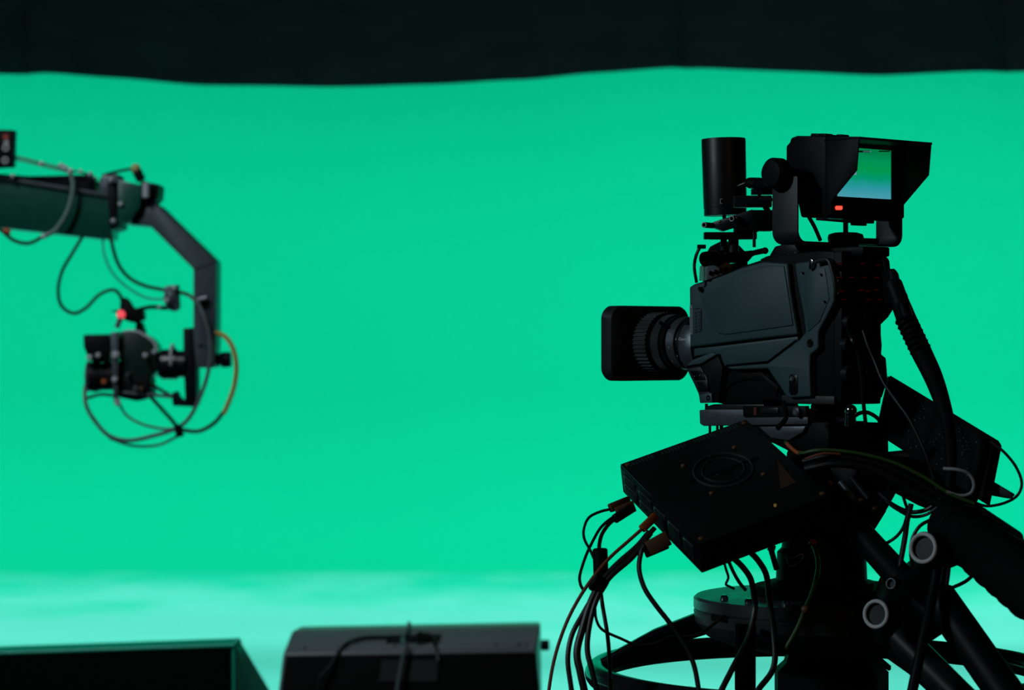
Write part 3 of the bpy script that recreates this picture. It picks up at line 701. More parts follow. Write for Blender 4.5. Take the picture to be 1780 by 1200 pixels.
for a in (172, 62, 295):
    d = V(math.cos(math.radians(a)), math.sin(math.radians(a)), 0); s = V(-d.y, d.x, 0)
    p0 = V(px0, YH, zz(1080)) + d * .19; p1 = rc + d * .40
    m = MB(); T = [(p0, .030, .022), (p0 * .5 + p1 * .5 + UP * .008, .026, .018), (p1, .020, .014)]
    vs = []; fs = []
    for p, a_, b_ in T:
        vs += [p + s * a_ + UP * b_ * .4, p + s * a_ * .8 + UP * b_, p - s * a_ * .8 + UP * b_, p - s * a_ + UP * b_ * .4, p - s * a_ * .8 - UP * b_, p + s * a_ * .8 - UP * b_]
    for i in range(2):
        for k in range(6): fs.append((i * 6 + k, i * 6 + (k + 1) % 6, (i + 1) * 6 + (k + 1) % 6, (i + 1) * 6 + k))
    fs += [tuple(range(6)), tuple(range(17, 11, -1))]
    build('spoke', m.add(vs, fs), BLK2, ped, .004)
for a in (90, 210, 330):
    d = V(math.cos(math.radians(a)), math.sin(math.radians(a)), 0); c = V(px0 + .02, YH, 0)
    build('foot', MB().box(c + d * .30 + UP * .14, (d, V(-d.y, d.x, 0), UP), (.40, .13, .13)), BLACK, ped, .012)
    build('wheel', MB().lathe(c + d * .44 - V(-d.y, d.x, 0) * .03 + UP * .078, V(-d.y, d.x, 0), [(0, .07), (.005, .078), (.055, .078), (.06, .07)], 28), RUB, ped)

# thin vertical struts and braces round the column
def strut(name, a, b, r, mt, label, cat, group=None, tip=None):
    t = build(name, MB().tube([on(*a), on(*b)], r, 14, smooth=False), mt)
    return tag(t, label, cat, group)
st1 = build('support_tube', MB().rod(on(1287, 1085, 4.05), V(on(1287, 0, 4.05).x, 4.05, 0.05), .0095), BLACK, ped)
st2 = build('support_tube', MB().rod(on(1304, 1085, 4.06), V(on(1304, 0, 4.06).x, 4.06, 0.05), .0095), BLACK, ped)

# pan bar assembly and braces on the right
pbar = thing('pan_bar', on(1640, 1000, 3.95), 'thick black pan bar with foam grip running out to the right edge', 'pan handle')
m = MB().tube([on(1648, 912, 3.96), on(1690, 940, 3.88), on(1760, 992, 3.74), on(1850, 1060, 3.58)], [.038, .042, .049, .050], 20)
build('grip', m, RUB, pbar)
gm = MB()
for i in range(7):
    t = i / 7; gm.ring(on(1672 + 150 * t, 926 + 112 * t, 3.92 - .27 * t), on(1850, 1060, 3.58) - on(1648, 912, 3.96), .041 + .010 * t, .0045, 32, 8)
build('grip_ridge', gm, RUB, pbar)
build('clamp_body', MB().prism([on(1620, 905, 3.98), on(1650, 880, 3.98), on(1690, 872, 3.96), on(1780, 932, 3.80), on(1780, 960, 3.80), on(1660, 985, 3.96), on(1625, 1000, 3.98)], V(.01, .05, 0)), BLACK, pbar, .006)
for (cxp, cyp, Yk, rr) in ((1605, 953, 3.86, .0265), (1523, 1068, 3.86, .0245), (1549, 1015, 3.90, .0095)):
    c = on(cxp, cyp, Yk); axk = V(-.62, -.76, .12).normalized(); q = rr
    L_ = q * 1.9
    k_ = build('clamp_knob', MB().lathe(c - axk * L_, axk, [(0, q * .92), (L_ * .3, q), (L_ - .002, q), (L_, q * .95), (L_, q * .72), (L_ - .004, q * .68)], 36), DALU, pbar)
    build('knob_rim', MB().ring(c + axk * .0005, axk, q * .84, q * .13, 40, 10), LABEL if q > .02 else ALU, k_)
br = MB().tube([on(1487, 915, 4.02), on(1520, 955, 4.0), on(1565, 1005, 3.97), on(1640, 1090, 3.92)], [.020, .023, .024, .024], 14, smooth=False)
build('brace', br, BLACK, pbar)
build('brace', MB().rod(on(1628, 1035, 3.93), on(1933, 1470, 3.62), .030, 18), BLACK, pbar)
build('brace', MB().rod(on(1560, 1105, 3.95), on(1860, 1405, 3.74), .026, 18), DALU, pbar)
build('hinge_block', MB().prism([on(1545, 1010, 3.93), on(1590, 990, 3.93), on(1625, 960, 3.93), on(1655, 985, 3.93), on(1645, 1030, 3.93), on(1645, 1100, 3.93), on(1600, 1130, 3.93), on(1530, 1128, 3.93), on(1530, 1060, 3.93)], V(0, .10, 0)), BLACK, pbar, .008)
build('side_lug', MB().prism([on(1640, 1030, 4.0), on(1647, 1030, 4.0), on(1647, 1044, 4.0), on(1659, 1044, 4.0), on(1659, 1056, 4.0), on(1652, 1062, 4.0), on(1640, 1062, 4.0)], V(0, .05, 0)), BLACK, pbar, .002)
build('pan_bar_stem', MB().tube([on(1630, 985, 3.90), on(1622, 1030, 3.88), on(1605, 1110, 3.84), on(1583, 1215, 3.80)], [.0085, .0085, .0085, .0085], 12), BLACK, pbar)

# ================================================================= REAR FLAT PANEL
TL, TR, BR_ = on(1546, 652, 4.30), on(1728, 762, 4.02), on(1706, 872, 3.98)
e1 = (TR - TL); e2 = (BR_ - TR); e2 = e2 - e1.normalized() * e2.dot(e1.normalized()) * .0
n_ = e1.cross(e2).normalized()
if n_.y > 0: n_ = -n_
pnls = thing('rear_display', (TL + BR_) / 2 + e2 / 2, 'tilted dark flat panel display behind the cables right of the camera', 'display')
def PQ(a, b, d=0): return TL + e1 * a + e2 * b + n_ * d
build('housing', MB().prism([PQ(0, 0), PQ(.97, 0), PQ(1, .04), PQ(1, 1), PQ(0, 1)], -n_ * .022), RUB, pnls, .002)
spk = D.materials.new('dusty_dark_screen'); spk.use_nodes = True; nt = spk.node_tree; b = nt.nodes['Principled BSDF']
tc = nt.nodes.new('ShaderNodeTexCoord'); vo = nt.nodes.new('ShaderNodeTexVoronoi'); vo.inputs['Scale'].default_value = 130
cr = nt.nodes.new('ShaderNodeValToRGB'); cr.color_ramp.elements[0].position = .08; cr.color_ramp.elements[0].color = (.10, .20, .24, 1); cr.color_ramp.elements[1].position = .16; cr.color_ramp.elements[1].color = (.006, .010, .012, 1)
nt.links.new(tc.outputs['Object'], vo.inputs['Vector']); nt.links.new(vo.outputs['Distance'], cr.inputs[0]); nt.links.new(cr.outputs[0], b.inputs['Base Color']); b.inputs['Roughness'].default_value = .22
build('screen', MB().prism([PQ(.09, .10, .001), PQ(.91, .10, .001), PQ(.91, .92, .001), PQ(.09, .92, .001)], -n_ * .002), spk, pnls, smooth=False)
build('side_strip', MB().prism([PQ(-.012, .03, 0), PQ(0.0, .03, .001), PQ(0.0, .9, .001), PQ(-.012, .9, 0)], -n_ * .018), ALU, pnls)
build('support_arm', MB().rod(PQ(.4, .85, -.02), L3(.03, -.13, zz(800)), .012), BLACK, pnls)
build('cable_tray', MB().prism([on(x_, y_, 4.12) for x_, y_ in ((1500, 796), (1546, 790), (1600, 802), (1655, 830), (1702, 868), (1692, 884), (1640, 896), (1604, 882), (1562, 860), (1536, 838), (1500, 836))], V(0, .05, 0)), RUB, pnls, .003)
build('visor', MB().prism([on(1695, 824, 4.03), on(1712, 828, 4.03), on(1766, 860, 3.98), on(1758, 868, 3.98), on(1700, 858, 4.03)], V(-.01, .07, 0)), BLACK, pnls, .002)

# ================================================================= CABLES
def drop(P):                                                   # run on down to the studio floor
    q = P[-1]; d = (P[-1] - P[-2]).normalized()
    o = list(P); z = q.z; x = q.x; st = .045
    while z - st > .12:
        z -= st; x += d.x * .5 * min(st, .05); o.append(V(x, q.y, z)); st *= 1.5
    return o + [V(x, q.y, z * .5), V(x, q.y - .01, .03), V(x + .02, q.y - .06, .010)]
def cable(pts, r, mt, label, group=None, name='cable', extra=None):
    P = drop([on(*p) for p in pts]) if pts[-1][1] > 1195 else [on(*p) for p in pts]
    c = build(name, MB().tube(P, r, 10), mt)
    tag(c, label, 'cable', group); 
    if extra: extra(c)
    return c
def end_box(c, name, a, b, wd, th, mt, label=None):
    a = on(*a); b = on(*b); d = (b - a); L = d.length; d.normalize(); s = d.cross(V(0, 1, 0)).normalized(); t = d.cross(s)
    o = build(name, MB().box((a + b) / 2, (d, s, t), (L, wd, th)), mt, c, .002)
    if label: o['label'] = label
    return o
GB = 'cables hanging from the tilted electronics box'
c = cable([(1072, 884, 4.08), (1046, 889, 4.06), (1024, 900, 4.05), (1015, 920, 4.04), (1016, 938, 4.03), (1026, 957, 4.0), (1034, 975, 3.99)], .0024, CABLE, 'thin black cable from the upper brown plug curling to the hanging ferrite block', GB)
end_box(c, 'plug', (1094, 870, 4.09), (1060, 884, 4.07), .015, .011, BROWN, 'brown plug shell')
c = cable([(1080, 892, 4.06), (1062, 902, 4.05), (1044, 918, 4.04), (1030, 942, 4.02), (1018, 968, 4.0), (1008, 1000, 3.99), (1009, 1016, 3.98), (1014, 1026, 3.98)], .0026, CABLE, 'thin black cable looping left of the ferrite block below the middle plug', GB)
end_box(c, 'plug', (1102, 880, 4.06), (1072, 892, 4.05), .019, .013, BROWN, 'brown plug shell')
c = cable([(1078, 896, 4.04), (1060, 910, 4.03), (1047, 928, 4.02), (1042, 946, 4.0), (1042, 962, 3.98), (1042, 1005, 3.98), (1047, 1050, 3.96), (1056, 1105, 3.94), (1060, 1160, 3.93), (1061, 1230, 3.92)], .0034, CABLE, 'black cable with a fat ferrite block hanging straight down left of the box', GB)
build('ferrite_block', MB().rod(on(1043, 954, 3.98), on(1045, 1010, 3.97), .0125, 20), RUB, c)
build('plug', MB().rod(on(1098, 884, 4.05), on(1068, 903, 4.03), .008), BLACK, c)
c = cable([(1130, 905, 3.99), (1118, 918, 3.98), (1090, 943, 3.97), (1060, 970, 3.96), (1032, 1003, 3.95), (1008, 1038, 3.94), (986, 1080, 3.93), (968, 1130, 3.92), (957, 1180, 3.91), (950, 1240, 3.90)], .0030, BRNC, 'rust brown cable from the orange plug, outermost strand sweeping down left', GB)
end_box(c, 'plug', (1140, 897, 4.00), (1116, 920, 3.98), .014, .011, ORNG, 'orange plug')
c = cable([(1138, 918, 3.97), (1118, 940, 3.96), (1092, 966, 3.95), (1062, 995, 3.94), (1036, 1030, 3.93), (1012, 1070, 3.92), (994, 1105, 3.91), (987, 1145, 3.90), (992, 1190, 3.89), (1000, 1240, 3.88)], .0042, CABLE, 'black cable second strand from the left in the sweeping bundle', GB)
c = cable([(1130, 926, 3.96), (1108, 952, 3.95), (1074, 982, 3.94), (1045, 1014, 3.93), (1026, 1050, 3.92), (1012, 1095, 3.91), (1003, 1135, 3.90), (1010, 1175, 3.89), (1024, 1240, 3.88)], .0062, CABLE, 'thickest black cable in the middle of the sweeping bundle', GB)
c = cable([(1124, 940, 3.95), (1096, 972, 3.94), (1060, 1004, 3.93), (1038, 1040, 3.92), (1025, 1085, 3.91), (1021, 1130, 3.90), (1030, 1170, 3.89), (1046, 1240, 3.88)], .0046, CABLE, 'black cable on the inner right side of the sweeping bundle', GB)
build('cable_tie', MB().rod(on(1030, 1010, 3.93), on(1052, 1024, 3.93), .015, 16), RUB, c)
c = cable([(1120, 948, 3.94), (1114, 962, 3.94), (1111, 990, 3.93), (1120, 1022, 3.92), (1138, 1050, 3.91), (1163, 1082, 3.90), (1186, 1115, 3.89), (1204, 1150, 3.88), (1213, 1190, 3.87), (1218, 1240, 3.86)], .0042, CABLE, 'black cable looping from the lowest brown plug across the pedestal spoke', GB)
end_box(c, 'plug', (1162, 935, 3.94), (1126, 955, 3.94), .024, .015, BROWN, 'brown plug shell')
build('plug_boot', MB().rod(on(1160, 945, 3.95), on(1120, 962, 3.95), .009), BLACK, c)
cable([(1034, 1045, 3.93), (1036, 1075, 3.92), (1047, 1095, 3.92), (1078, 1110, 3.92), (1108, 1122, 3.92), (1136, 1120, 3.92), (1165, 1108, 3.93), (1190, 1108, 3.94), (1220, 1100, 3.95), (1260, 1070, 3.97)], .0024, CABLE, 'thin black lead crossing the spoke and steering ring to the column head', GB)
GU = 'cables under the right side of the electronics box'
cable([(1256, 968, 4.02), (1262, 990, 4.02), (1266, 1004, 4.03), (1262, 1016, 4.03), (1268, 1020, 4.04), (1276, 1024, 4.05)], .0022, GREYC, 'thin grey kinked lead dropping onto the pedestal casting', GU)
cable([(1265, 972, 4.03), (1275, 995, 4.04), (1286, 1014, 4.05), (1296, 1026, 4.06)], .0030, CABLE, 'short black cable just right of the grey kinked lead', GU)
cable([(1272, 968, 4.0), (1290, 985, 4.0), (1304, 1005, 4.0), (1310, 1030, 4.0), (1312, 1060, 4.0), (1300, 1110, 3.98), (1272, 1165, 3.95), (1248, 1215, 3.93)], .0050, CABLE, 'thick black cable passing in front of the casting then down left', GU)
cable([(1300, 956, 4.0), (1318, 975, 4.0), (1332, 1000, 4.0), (1337, 1040, 3.99), (1345, 1100, 3.98), (1345, 1160, 3.96), (1318, 1200, 3.95), (1300, 1235, 3.94)], .0050, CABLE, 'thick black cable close beside the column, rightmost under the box', GU)
c = cable([(1413, 946, 4.02), (1420, 965, 4.0), (1422, 990, 3.99), (1414, 1025, 3.98), (1402, 1055, 3.98), (1385, 1095, 3.98), (1362, 1135, 3.98)], .0040, GRNC, 'dark green cable with orange tip hanging down the front of the head')
build('plug', MB().sphere(on(1413, 944, 4.02), .0068), ORNG, c)
build('clip', MB().sphere(on(1400, 1060, 3.97), .0075), BROWN, c)
GT = 'cables arching over the head to the right'
cable([(1365, 768, 4.08), (1378, 780, 4.05), (1392, 788, 4.02), (1420, 783, 4.0), (1460, 784, 3.99), (1510, 792, 3.98), (1560, 807, 3.97), (1610, 832, 3.96), (1650, 858, 3.95), (1694, 876, 3.94)], .0030, GRNC, 'greenish thin cable arching topmost over the head toward the display', GT)
cable([(1368, 772, 4.05), (1384, 786, 4.03), (1394, 788, 4.02)], .0034, ORNG, 'short orange lead at the top right corner of the electronics box')
cable([(1396, 802, 4.02), (1440, 793, 4.0), (1500, 800, 3.99), (1560, 820, 3.98), (1610, 848, 3.97), (1655, 872, 3.96)], .0050, CABLE, 'black cable arching just under the greenish one over the head', GT)
cable([(1400, 815, 4.02), (1450, 806, 4.0), (1510, 814, 3.99), (1560, 838, 3.98), (1600, 862, 3.97), (1640, 880, 3.96)], .0070, CABLE, 'thick black cable arching lowest over the head toward the clamp', GT)
cable([(1400, 798, 4.0), (1430, 789, 3.99), (1460, 790, 3.99)], .0022, BRNC, 'short brown strand lying over the head beneath the greenish cable', GT)
# thick umbilical from the camera rear
um = thing('umbilical_cable', on(1640, 900, 4.0), 'very thick black wrapped cable falling from the camera rear', 'cable')
build('sleeve', MB().tube([on(1566, 530, 4.10), on(1582, 570, 4.08), (on(1603, 615, 4.06)), on(1622, 655, 4.04), on(1638, 700, 4.02), on(1648, 740, 4.0), on(1653, 790, 3.99), on(1651, 850, 3.98), on(1646, 905, 3.97)], [.016, .0175, .0175, .016, .0135, .0115, .010, .0095, .0095], 18), RUB, um)
wr = MB()
for i in range(7):
    t = i / 7; wr.ring(on(1574 + 30 * t, 555 + 62 * t, 4.085 - .03 * t), on(1603, 615, 4.06) - on(1572, 550, 4.09), .0165, .0024, 20, 6)
build('wrap', wr, RUB, um)
build('connector', MB().rod(on(1552, 492, 4.13), on(1572, 545, 4.095), .0155, 22), BLACK, um)
build('backshell', MB().prism([on(1546, 470, 4.12), on(1556, 466, 4.12), on(1563, 476, 4.12), on(1566, 492, 4.11), on(1577, 512, 4.11), on(1584, 526, 4.1), on(1576, 533, 4.1), on(1552, 528, 4.12)], V(-.01, .03, 0)), BLACK, um, .003)
build('collar_glint', MB().rod(on(1572, 530, 4.08), on(1580, 551, 4.075), .0085, 18), LABEL, um)  # white glint beside the connector, painted as a pale rod
build('collar_sleeve', MB().rod(on(1569, 528, 4.072), on(1577, 552, 4.066), .0095, 18), BLACK, um)
build('strap', MB().rod(on(1536, 450, 4.14), on(1556, 535, 4.13), .0035), BLACK, um)
cable([(1500, 575, 4.10), (1508, 600, 4.09), (1520, 628, 4.08), (1535, 664, 4.06), (1560, 700, 4.03), (1582, 732, 4.01), (1606, 782, 3.99), (1622, 830, 3.98), (1634, 870, 3.97), (1642, 905, 3.96)], .0030, CABLE, 'thin black cable from the rear panel crossing the dark display diagonally')
cable([(1474, 575, 4.12), (1482, 592, 4.10), (1490, 610, 4.10), (1496, 640, 4.10), (1500, 690, 4.10), (1505, 740, 4.10)], .0035, BLK2, 'short glossy black cable plugged into the middle of the rear panel')
cable([(1722, 768, 4.0), (1745, 786, 3.98), (1766, 812, 3.97), (1776, 840, 3.96), (1768, 862, 3.96), (1745, 875, 3.96), (1715, 880, 3.96), (1690, 872, 3.96)], .0024, CABLE, 'thin black cable looping out beyond the display to the right edge')
cable([(1640, 815, 3.96), (1665, 817, 3.95), (1685, 825, 3.95), (1693, 842, 3.95), (1687, 858, 3.95), (1668, 862, 3.95), (1645, 855, 3.95)], .0030, mat('silver_grey_jacket', (.30, .32, .33), .3), 'short silver grey cable coil in front of the lower display')
cable([(1485, 724, 4.08), (1496, 718, 4.07), (1510, 718, 4.07), (1526, 728, 4.07), (1532, 740, 4.08)], .0034, CABLE, 'short black jumper arching between the camera and the dark display')
build_k = build
tag(build('lock_pin', MB().rod(on(1478, 712, 4.07), on(1478, 742, 4.07), .009).sphere(on(1479, 714, 4.06), .0105), CHR), 'small shiny steel locking pin under the camera rear', 'pin')
GL = 'cable loops below the display'
cable([(1528, 858, 4.02), (1552, 878, 4.0), (1580, 890, 3.99), (1606, 888, 3.98), (1628, 876, 3.97)], .0038, CABLE, 'upper of the two slack black loops below the display', GL)
cable([(1540, 872, 4.0), (1560, 886, 3.99), (1585, 898, 3.98), (1610, 895, 3.97), (1632, 880, 3.96)], .0028, CABLE, 'lower of the two slack black loops below the display', GL)
cable([(1566, 850, 4.0), (1572, 870, 4.0), (1577, 890, 4.0), (1570, 917, 4.0), (1556, 935, 4.0), (1532, 950, 4.01)], .0028, CABLE, 'thin black cable dropping below the display and curving left to the brace')
cable([(1584, 876, 3.97), (1577, 905, 3.97), (1573, 935, 3.97), (1564, 985, 3.96)], .0048, CABLE, 'black cable dropping straight from the display to the hinge block')
cable([(1622, 902, 3.95), (1600, 914, 3.95), (1587, 934, 3.95), (1583, 958, 3.95), (1586, 985, 3.95)], .0030, CABLE, 'black cable curling just left of the upper silver ringed knob')
cable([(1700, 992, 3.88), (1680, 1010, 3.90), (1660, 1020, 3.92), (1640, 1027, 3.94)], .0030, CABLE, 'short black cable sagging under the pan bar grip')
cable([(1651, 965, 3.93), (1648, 1000, 3.93), (1642, 1040, 3.93)], .0035, CABLE, 'short straight black cable right of the clamp joint')
cable([(1352, 745, 4.12), (1366, 726, 4.10), (1362, 700, 4.14)], .0045, RUB, 'short dark strap between slide plate and electronics box')
cable([(1218, 427, 4.38), (1210, 445, 4.38), (1207, 465, 4.37), (1211, 492, 4.37)], .0030, CABLE, 'thin black cable curving at the very front top of the camera')
cable([(1406, 377, 4.18), (1416, 395, 4.19), (1426, 418, 4.2)], .0035, CABLE, 'black cable between the viewfinder underside and the camera top, slanting right')
cable([(1340, 322, 4.30), (1322, 335, 4.32), (1322, 345, 4.33), (1342, 347, 4.3)], .0030, CABLE, 'small black cable loop between upright cylinder and viewfinder')

HILITE = mat('pale_painted_highlight', (.40, .44, .46), .35)  # highlights on the crane metal, painted as a pale base colour
# ================================================================= CAMERA CRANE
YJ = 8.0
cr_ = thing('camera_crane', V(-3.1, YJ, 0), 'camera crane with dark green beam and bent grey arm at the left', 'camera crane')
def px_slab(pts, Y, dep): return MB().prism([on(x, y, Y) for x, y in pts], V(0, dep, 0))
S8 = YJ / F
bt = on(0, 313, YJ).z; lft = -3.4
p1, p2, p3, p4 = on(203, 346, YJ), on(191, 416, YJ), on(172, 415, YJ), on(0, 396, YJ)
slope_t = (on(203, 346, YJ).z - on(0, 313, YJ).z) / (on(203, 346, YJ).x - on(0, 313, YJ).x)
slope_b = (on(172, 415, YJ).z - on(0, 396, YJ).z) / (on(172, 415, YJ).x - on(0, 396, YJ).x)
q0 = on(0, 313, YJ); q1 = on(0, 396, YJ)
beam = MB().prism([V(lft, YJ, q0.z + (lft - q0.x) * slope_t), p1, p2, p3, V(lft, YJ, q1.z + (lft - q1.x) * slope_b)], V(0, .16, 0))
tag(build('beam', beam, CRG, cr_, .004), 'dark green glossy beam')
fl = MB().prism([V(lft, YJ - .012, q0.z + (lft - q0.x) * slope_t), p1 + V(0, -.012, 0), p1 + V(0, -.012, .014), V(lft, YJ - .012, q0.z + (lft - q0.x) * slope_t + .014)], V(0, .184, 0))
build('beam_flange', fl, GUN, cr_, .002)
build('top_rail', px_slab([(-400, 300), (27, 309), (150, 306), (163, 316), (166, 334), (60, 322), (-400, 270)], YJ + .04, .10), BLACK, cr_, .004)
build('support_column', MB().lathe(V(-3.1, YJ + .08, 0), UP, [(0, .22), (.08, .22), (.1, .07), (2.1, .07)], 24), BLACK, cr_)
build('end_plate', px_slab([(186, 318), (203, 316), (205, 395), (191, 400)], YJ - .02, .20), BLACK, cr_, .003)
build('end_bracket', px_slab([(205, 313), (247, 322), (244, 360), (222, 390), (204, 386)], YJ - .03, .20), CRG, cr_, .004)
build('pivot_block', px_slab([(172, 312), (180, 303), (205, 302), (212, 330), (208, 346), (170, 338)], YJ, .12), GUN, cr_, .006)
build('clamp_block', px_slab([(244, 312), (262, 318), (276, 320), (274, 345), (262, 356), (244, 360)], YJ - .01, .14), BLACK, cr_, .006)
build('knob', MB().rod(on(254, 318, YJ - .03), on(254, 344, YJ - .03), .012), HILITE, cr_)
build('knob', MB().rod(on(236, 294, YJ), on(246, 314, YJ), .016), BLACK, cr_)
build('pulley_cap', MB().sphere(on(236, 293, YJ - .01), .016), mat('tan_cap', (.45, .42, .16), .5), cr_)
build('top_lever', MB().tube([on(178, 305, YJ), on(205, 298, YJ), on(232, 293, YJ)], .005), BLACK, cr_)
for px, py in ((184, 309), (193, 312), (210, 355), (197, 384), (157, 303)):
    build('bolt', MB().sphere(on(px, py, YJ - .035), .009), HILITE, cr_)
neck = [(226, 350), (266, 352), (276, 358), (375, 454), (375, 600), (372, 640), (341, 640), (336, 600), (336, 468), (261, 393), (226, 390)]
tag(build('gooseneck', px_slab(neck, YJ, .15), GUN, cr_, .004), 'bent grey box section arm')
build('weld_seam', MB().rod(on(337, 468, YJ - .001), on(374, 454, YJ - .001), .003), GREYD, cr_)
for px in (348, 363):
    build('bolt', MB().lathe(on(px, 599, YJ), V(0, -1, 0), [(-.002, .009), (.004, .009), (.006, .006)], 14), GREYD, cr_)
build('cable_clip', MB().rod(on(344, 522, YJ - .02), on(360, 518, YJ - .02), .010), ALU, cr_)

rh = thing('remote_head', V(on(325, 0, YJ).x, YJ + .07, on(0, 706, YJ).z), 'black motorised remote head bolted to the lower end of the crane arm', 'remote camera head')
build('side_plate', px_slab([(318, 571), (334, 570), (340, 600), (342, 704), (322, 706), (319, 640)], YJ + .0, .10), BLACK, rh, .004)
build('axle', MB().rod(on(336, 628, YJ + .05), on(398, 625, YJ + .05), .020, 24), GUN, rh)
build('axle_cap', MB().rod(on(384, 626, YJ + .05), on(402, 625, YJ + .05), .026, 24), BLACK, rh)
build('motor', MB().lathe(on(276, 634, YJ + .03), V(1, 0, .02), [(0, .040), (.012, .050), (.06, .052), (.065, .045), (.09, .045), (.10, .030)], 30), BLK2, rh)
build('motor_band', MB().ring(on(300, 626, YJ + .03), V(1, 0, 0), .050, .005, 36, 8), HILITE, rh)
build('lower_arm', px_slab([(298, 684), (306, 680), (312, 692), (322, 698), (342, 704), (340, 708), (300, 706)], YJ, .06), BLACK, rh, .003)
build('strut', MB().rod(on(262, 668, YJ + .01), on(300, 690, YJ + .01), .006), DALU, rh)

cc = thing('cinema_camera', V(on(210, 0, YJ).x, YJ, on(0, 696, YJ).z), 'small black cinema camera hanging in the remote head at left', 'video camera')
build('matte_box', px_slab([(144, 582), (188, 581), (192, 600), (188, 632), (156, 628), (150, 615), (145, 604)], YJ - .02, .16), BLACK, cc, .006)
build('lens', MB().lathe(on(156, 655, YJ + .04), V(1, 0, 0), [(0, .048), (.02, .052), (.04, .046), (.08, .046), (.085, .05), (.11, .05)], 30), BLACK, cc)
build('lens_front_ring', MB().ring(on(154, 655, YJ + .04), V(1, 0, 0), .046, .006, 36, 8), ALU, cc)
build('body', px_slab([(206, 584), (222, 578), (244, 580), (262, 590), (272, 602), (273, 640), (266, 656), (208, 656)], YJ, .13), mat('small_camera_body_green_black', (.006, .022, .016), .3), cc, .006)
build('base', px_slab([(196, 656), (262, 655), (264, 690), (238, 698), (200, 690)], YJ, .11), BLACK, cc, .004)
build('vertical_post', px_slab([(192, 578), (206, 577), (205, 700), (197, 700)], YJ - .03, .02), GUN, cc, .003)
build('post_foot', MB().lathe(on(204, 694, YJ - .03), V(.15, -.1, -1), [(0, .010), (.02, .010), (.024, .006)], 14), HILITE, cc)
for px, py, r_, mt in ((201, 617, .013, HILITE), (156, 622, .010, HILITE), (171, 618, .009, HILITE), (253, 618, .009, HILITE), (269, 612, .008, HILITE), (200, 660, .010, HILITE), (181, 664, .009, ORNG), (222, 652, .007, GUN), (236, 675, .008, ALU), (246, 676, .007, BROWN), (258, 715, .008, CHR)):
    if px == 258: continue
    build('knob', MB().lathe(on(px, py, YJ - .03), V(0, -1, 0), [(-.03, r_), (.008, r_), (.012, r_ * .6)], 16), mt, cc)
tpt = MB().tube([on(198, 584, YJ), on(224, 576, YJ), on(246, 580, YJ), on(268, 596, YJ), on(272, 612, YJ)], .005)
build('top_handle', tpt, HILITE, cc)
build('handle_post', px_slab([(236, 560), (246, 560), (252, 580), (234, 580)], YJ + .02, .05), BLACK, cc, .002)
build('top_rig', px_slab([(208, 528), (214, 516), (222, 522), (230, 535), (248, 540), (250, 556), (232, 562), (214, 556), (214, 546), (190, 541), (208, 538)], YJ + .0, .06), BLACK, cc, .004)
build('tally_stalk', MB().rod(on(203, 570, YJ - .02), on(210, 552, YJ - .02), .009), ALU, cc)
tag(build('tally_lamp', MB().sphere(on(210.5, 547, YJ - .02), .0145), REDM, cc), 'glowing red lamp')
build('lower_rail', MB().rod(on(205, 682, YJ), on(300, 690, YJ), .006), GUN, cc)
build('side_arm', MB().tube([on(235, 540, YJ), on(262, 534, YJ), on(290, 536, YJ)], .007), BLACK, cc)
build('side_receiver', px_slab([(286, 498), (309, 495), (311, 536), (303, 542), (290, 538), (284, 520)], YJ - .01, .05), GUN, cc, .003)
for px, py, r_ in ((303, 501, .009), (290, 523, .010), (277, 534, .007), (296, 512, .006)):
    build('receiver_knob', MB().sphere(on(px, py, YJ - .03), r_), HILITE, cc)

GC = 'cables on the camera crane'
cable([(143, 412, YJ + .02), (126, 440, YJ), (108, 472, YJ), (101, 505, YJ), (107, 532, YJ), (128, 545, YJ), (150, 535, YJ), (172, 513, YJ), (196, 504, YJ), (209, 514, YJ), (213, 530, YJ)], .0058, CABLE, 'black cable looping down left from the beam end to the small camera', GC)
cable([(191, 400, YJ + .01), (196, 430, YJ), (207, 462, YJ), (226, 484, YJ), (252, 497, YJ), (284, 504, YJ), (320, 510, YJ - .01), (338, 520, YJ - .02)], .0062, CABLE, 'black cable curving from the beam end past the receiver to the arm', GC)
cable([(178, 412, YJ + .02), (182, 445, YJ), (196, 475, YJ), (222, 500, YJ), (255, 518, YJ), (285, 520, YJ)], .0035, TEAL, 'thin teal cable curving beside the black one to the receiver', GC)
cable([(330, 514, YJ - .02), (344, 528, YJ - .03), (357, 556, YJ - .04), (365, 592, YJ - .04), (364, 635, YJ - .04), (352, 680, YJ - .03), (330, 725, YJ - .03), (306, 745, YJ - .02), (270, 757, YJ - .02), (225, 766, YJ - .02), (190, 758, YJ - .02), (165, 732, YJ - .02), (150, 705, YJ - .02), (148, 675, YJ), (156, 660, YJ)], .0068, GREYC, 'long grey cable looping from the arm right under the small camera', GC)
c = cable([(374, 578, YJ), (392, 586, YJ - .01), (405, 606, YJ - .02), (411, 636, YJ - .02), (407, 672, YJ - .02), (394, 708, YJ - .02), (388, 720, YJ - .02)], .0078, YEL, 'yellow orange cable bowing out right of the crane arm', GC)
build('cable_end', MB().tube([on(389, 716, YJ - .02), on(372, 736, YJ - .02), on(345, 750, YJ - .02), on(312, 747, YJ - .02)], .0068), CABLE, c)
cable([(262, 690, YJ - .02), (278, 708, YJ - .02), (298, 730, YJ - .02), (312, 748, YJ - .02)], .0068, CABLE, 'short black cable from camera base to the cable tie point', GC)
cable([(206, 700, YJ - .01), (220, 722, YJ - .01), (248, 738, YJ - .01), (285, 746, YJ - .01), (312, 744, YJ - .01)], .0045, GREYC, 'thin cable in a small arc under the camera base', GC)
cable([(190, 762, YJ), (230, 775, YJ), (275, 774, YJ), (310, 758, YJ)], .0045, GREYC, 'lowest thin cable arc under the small camera', GC)
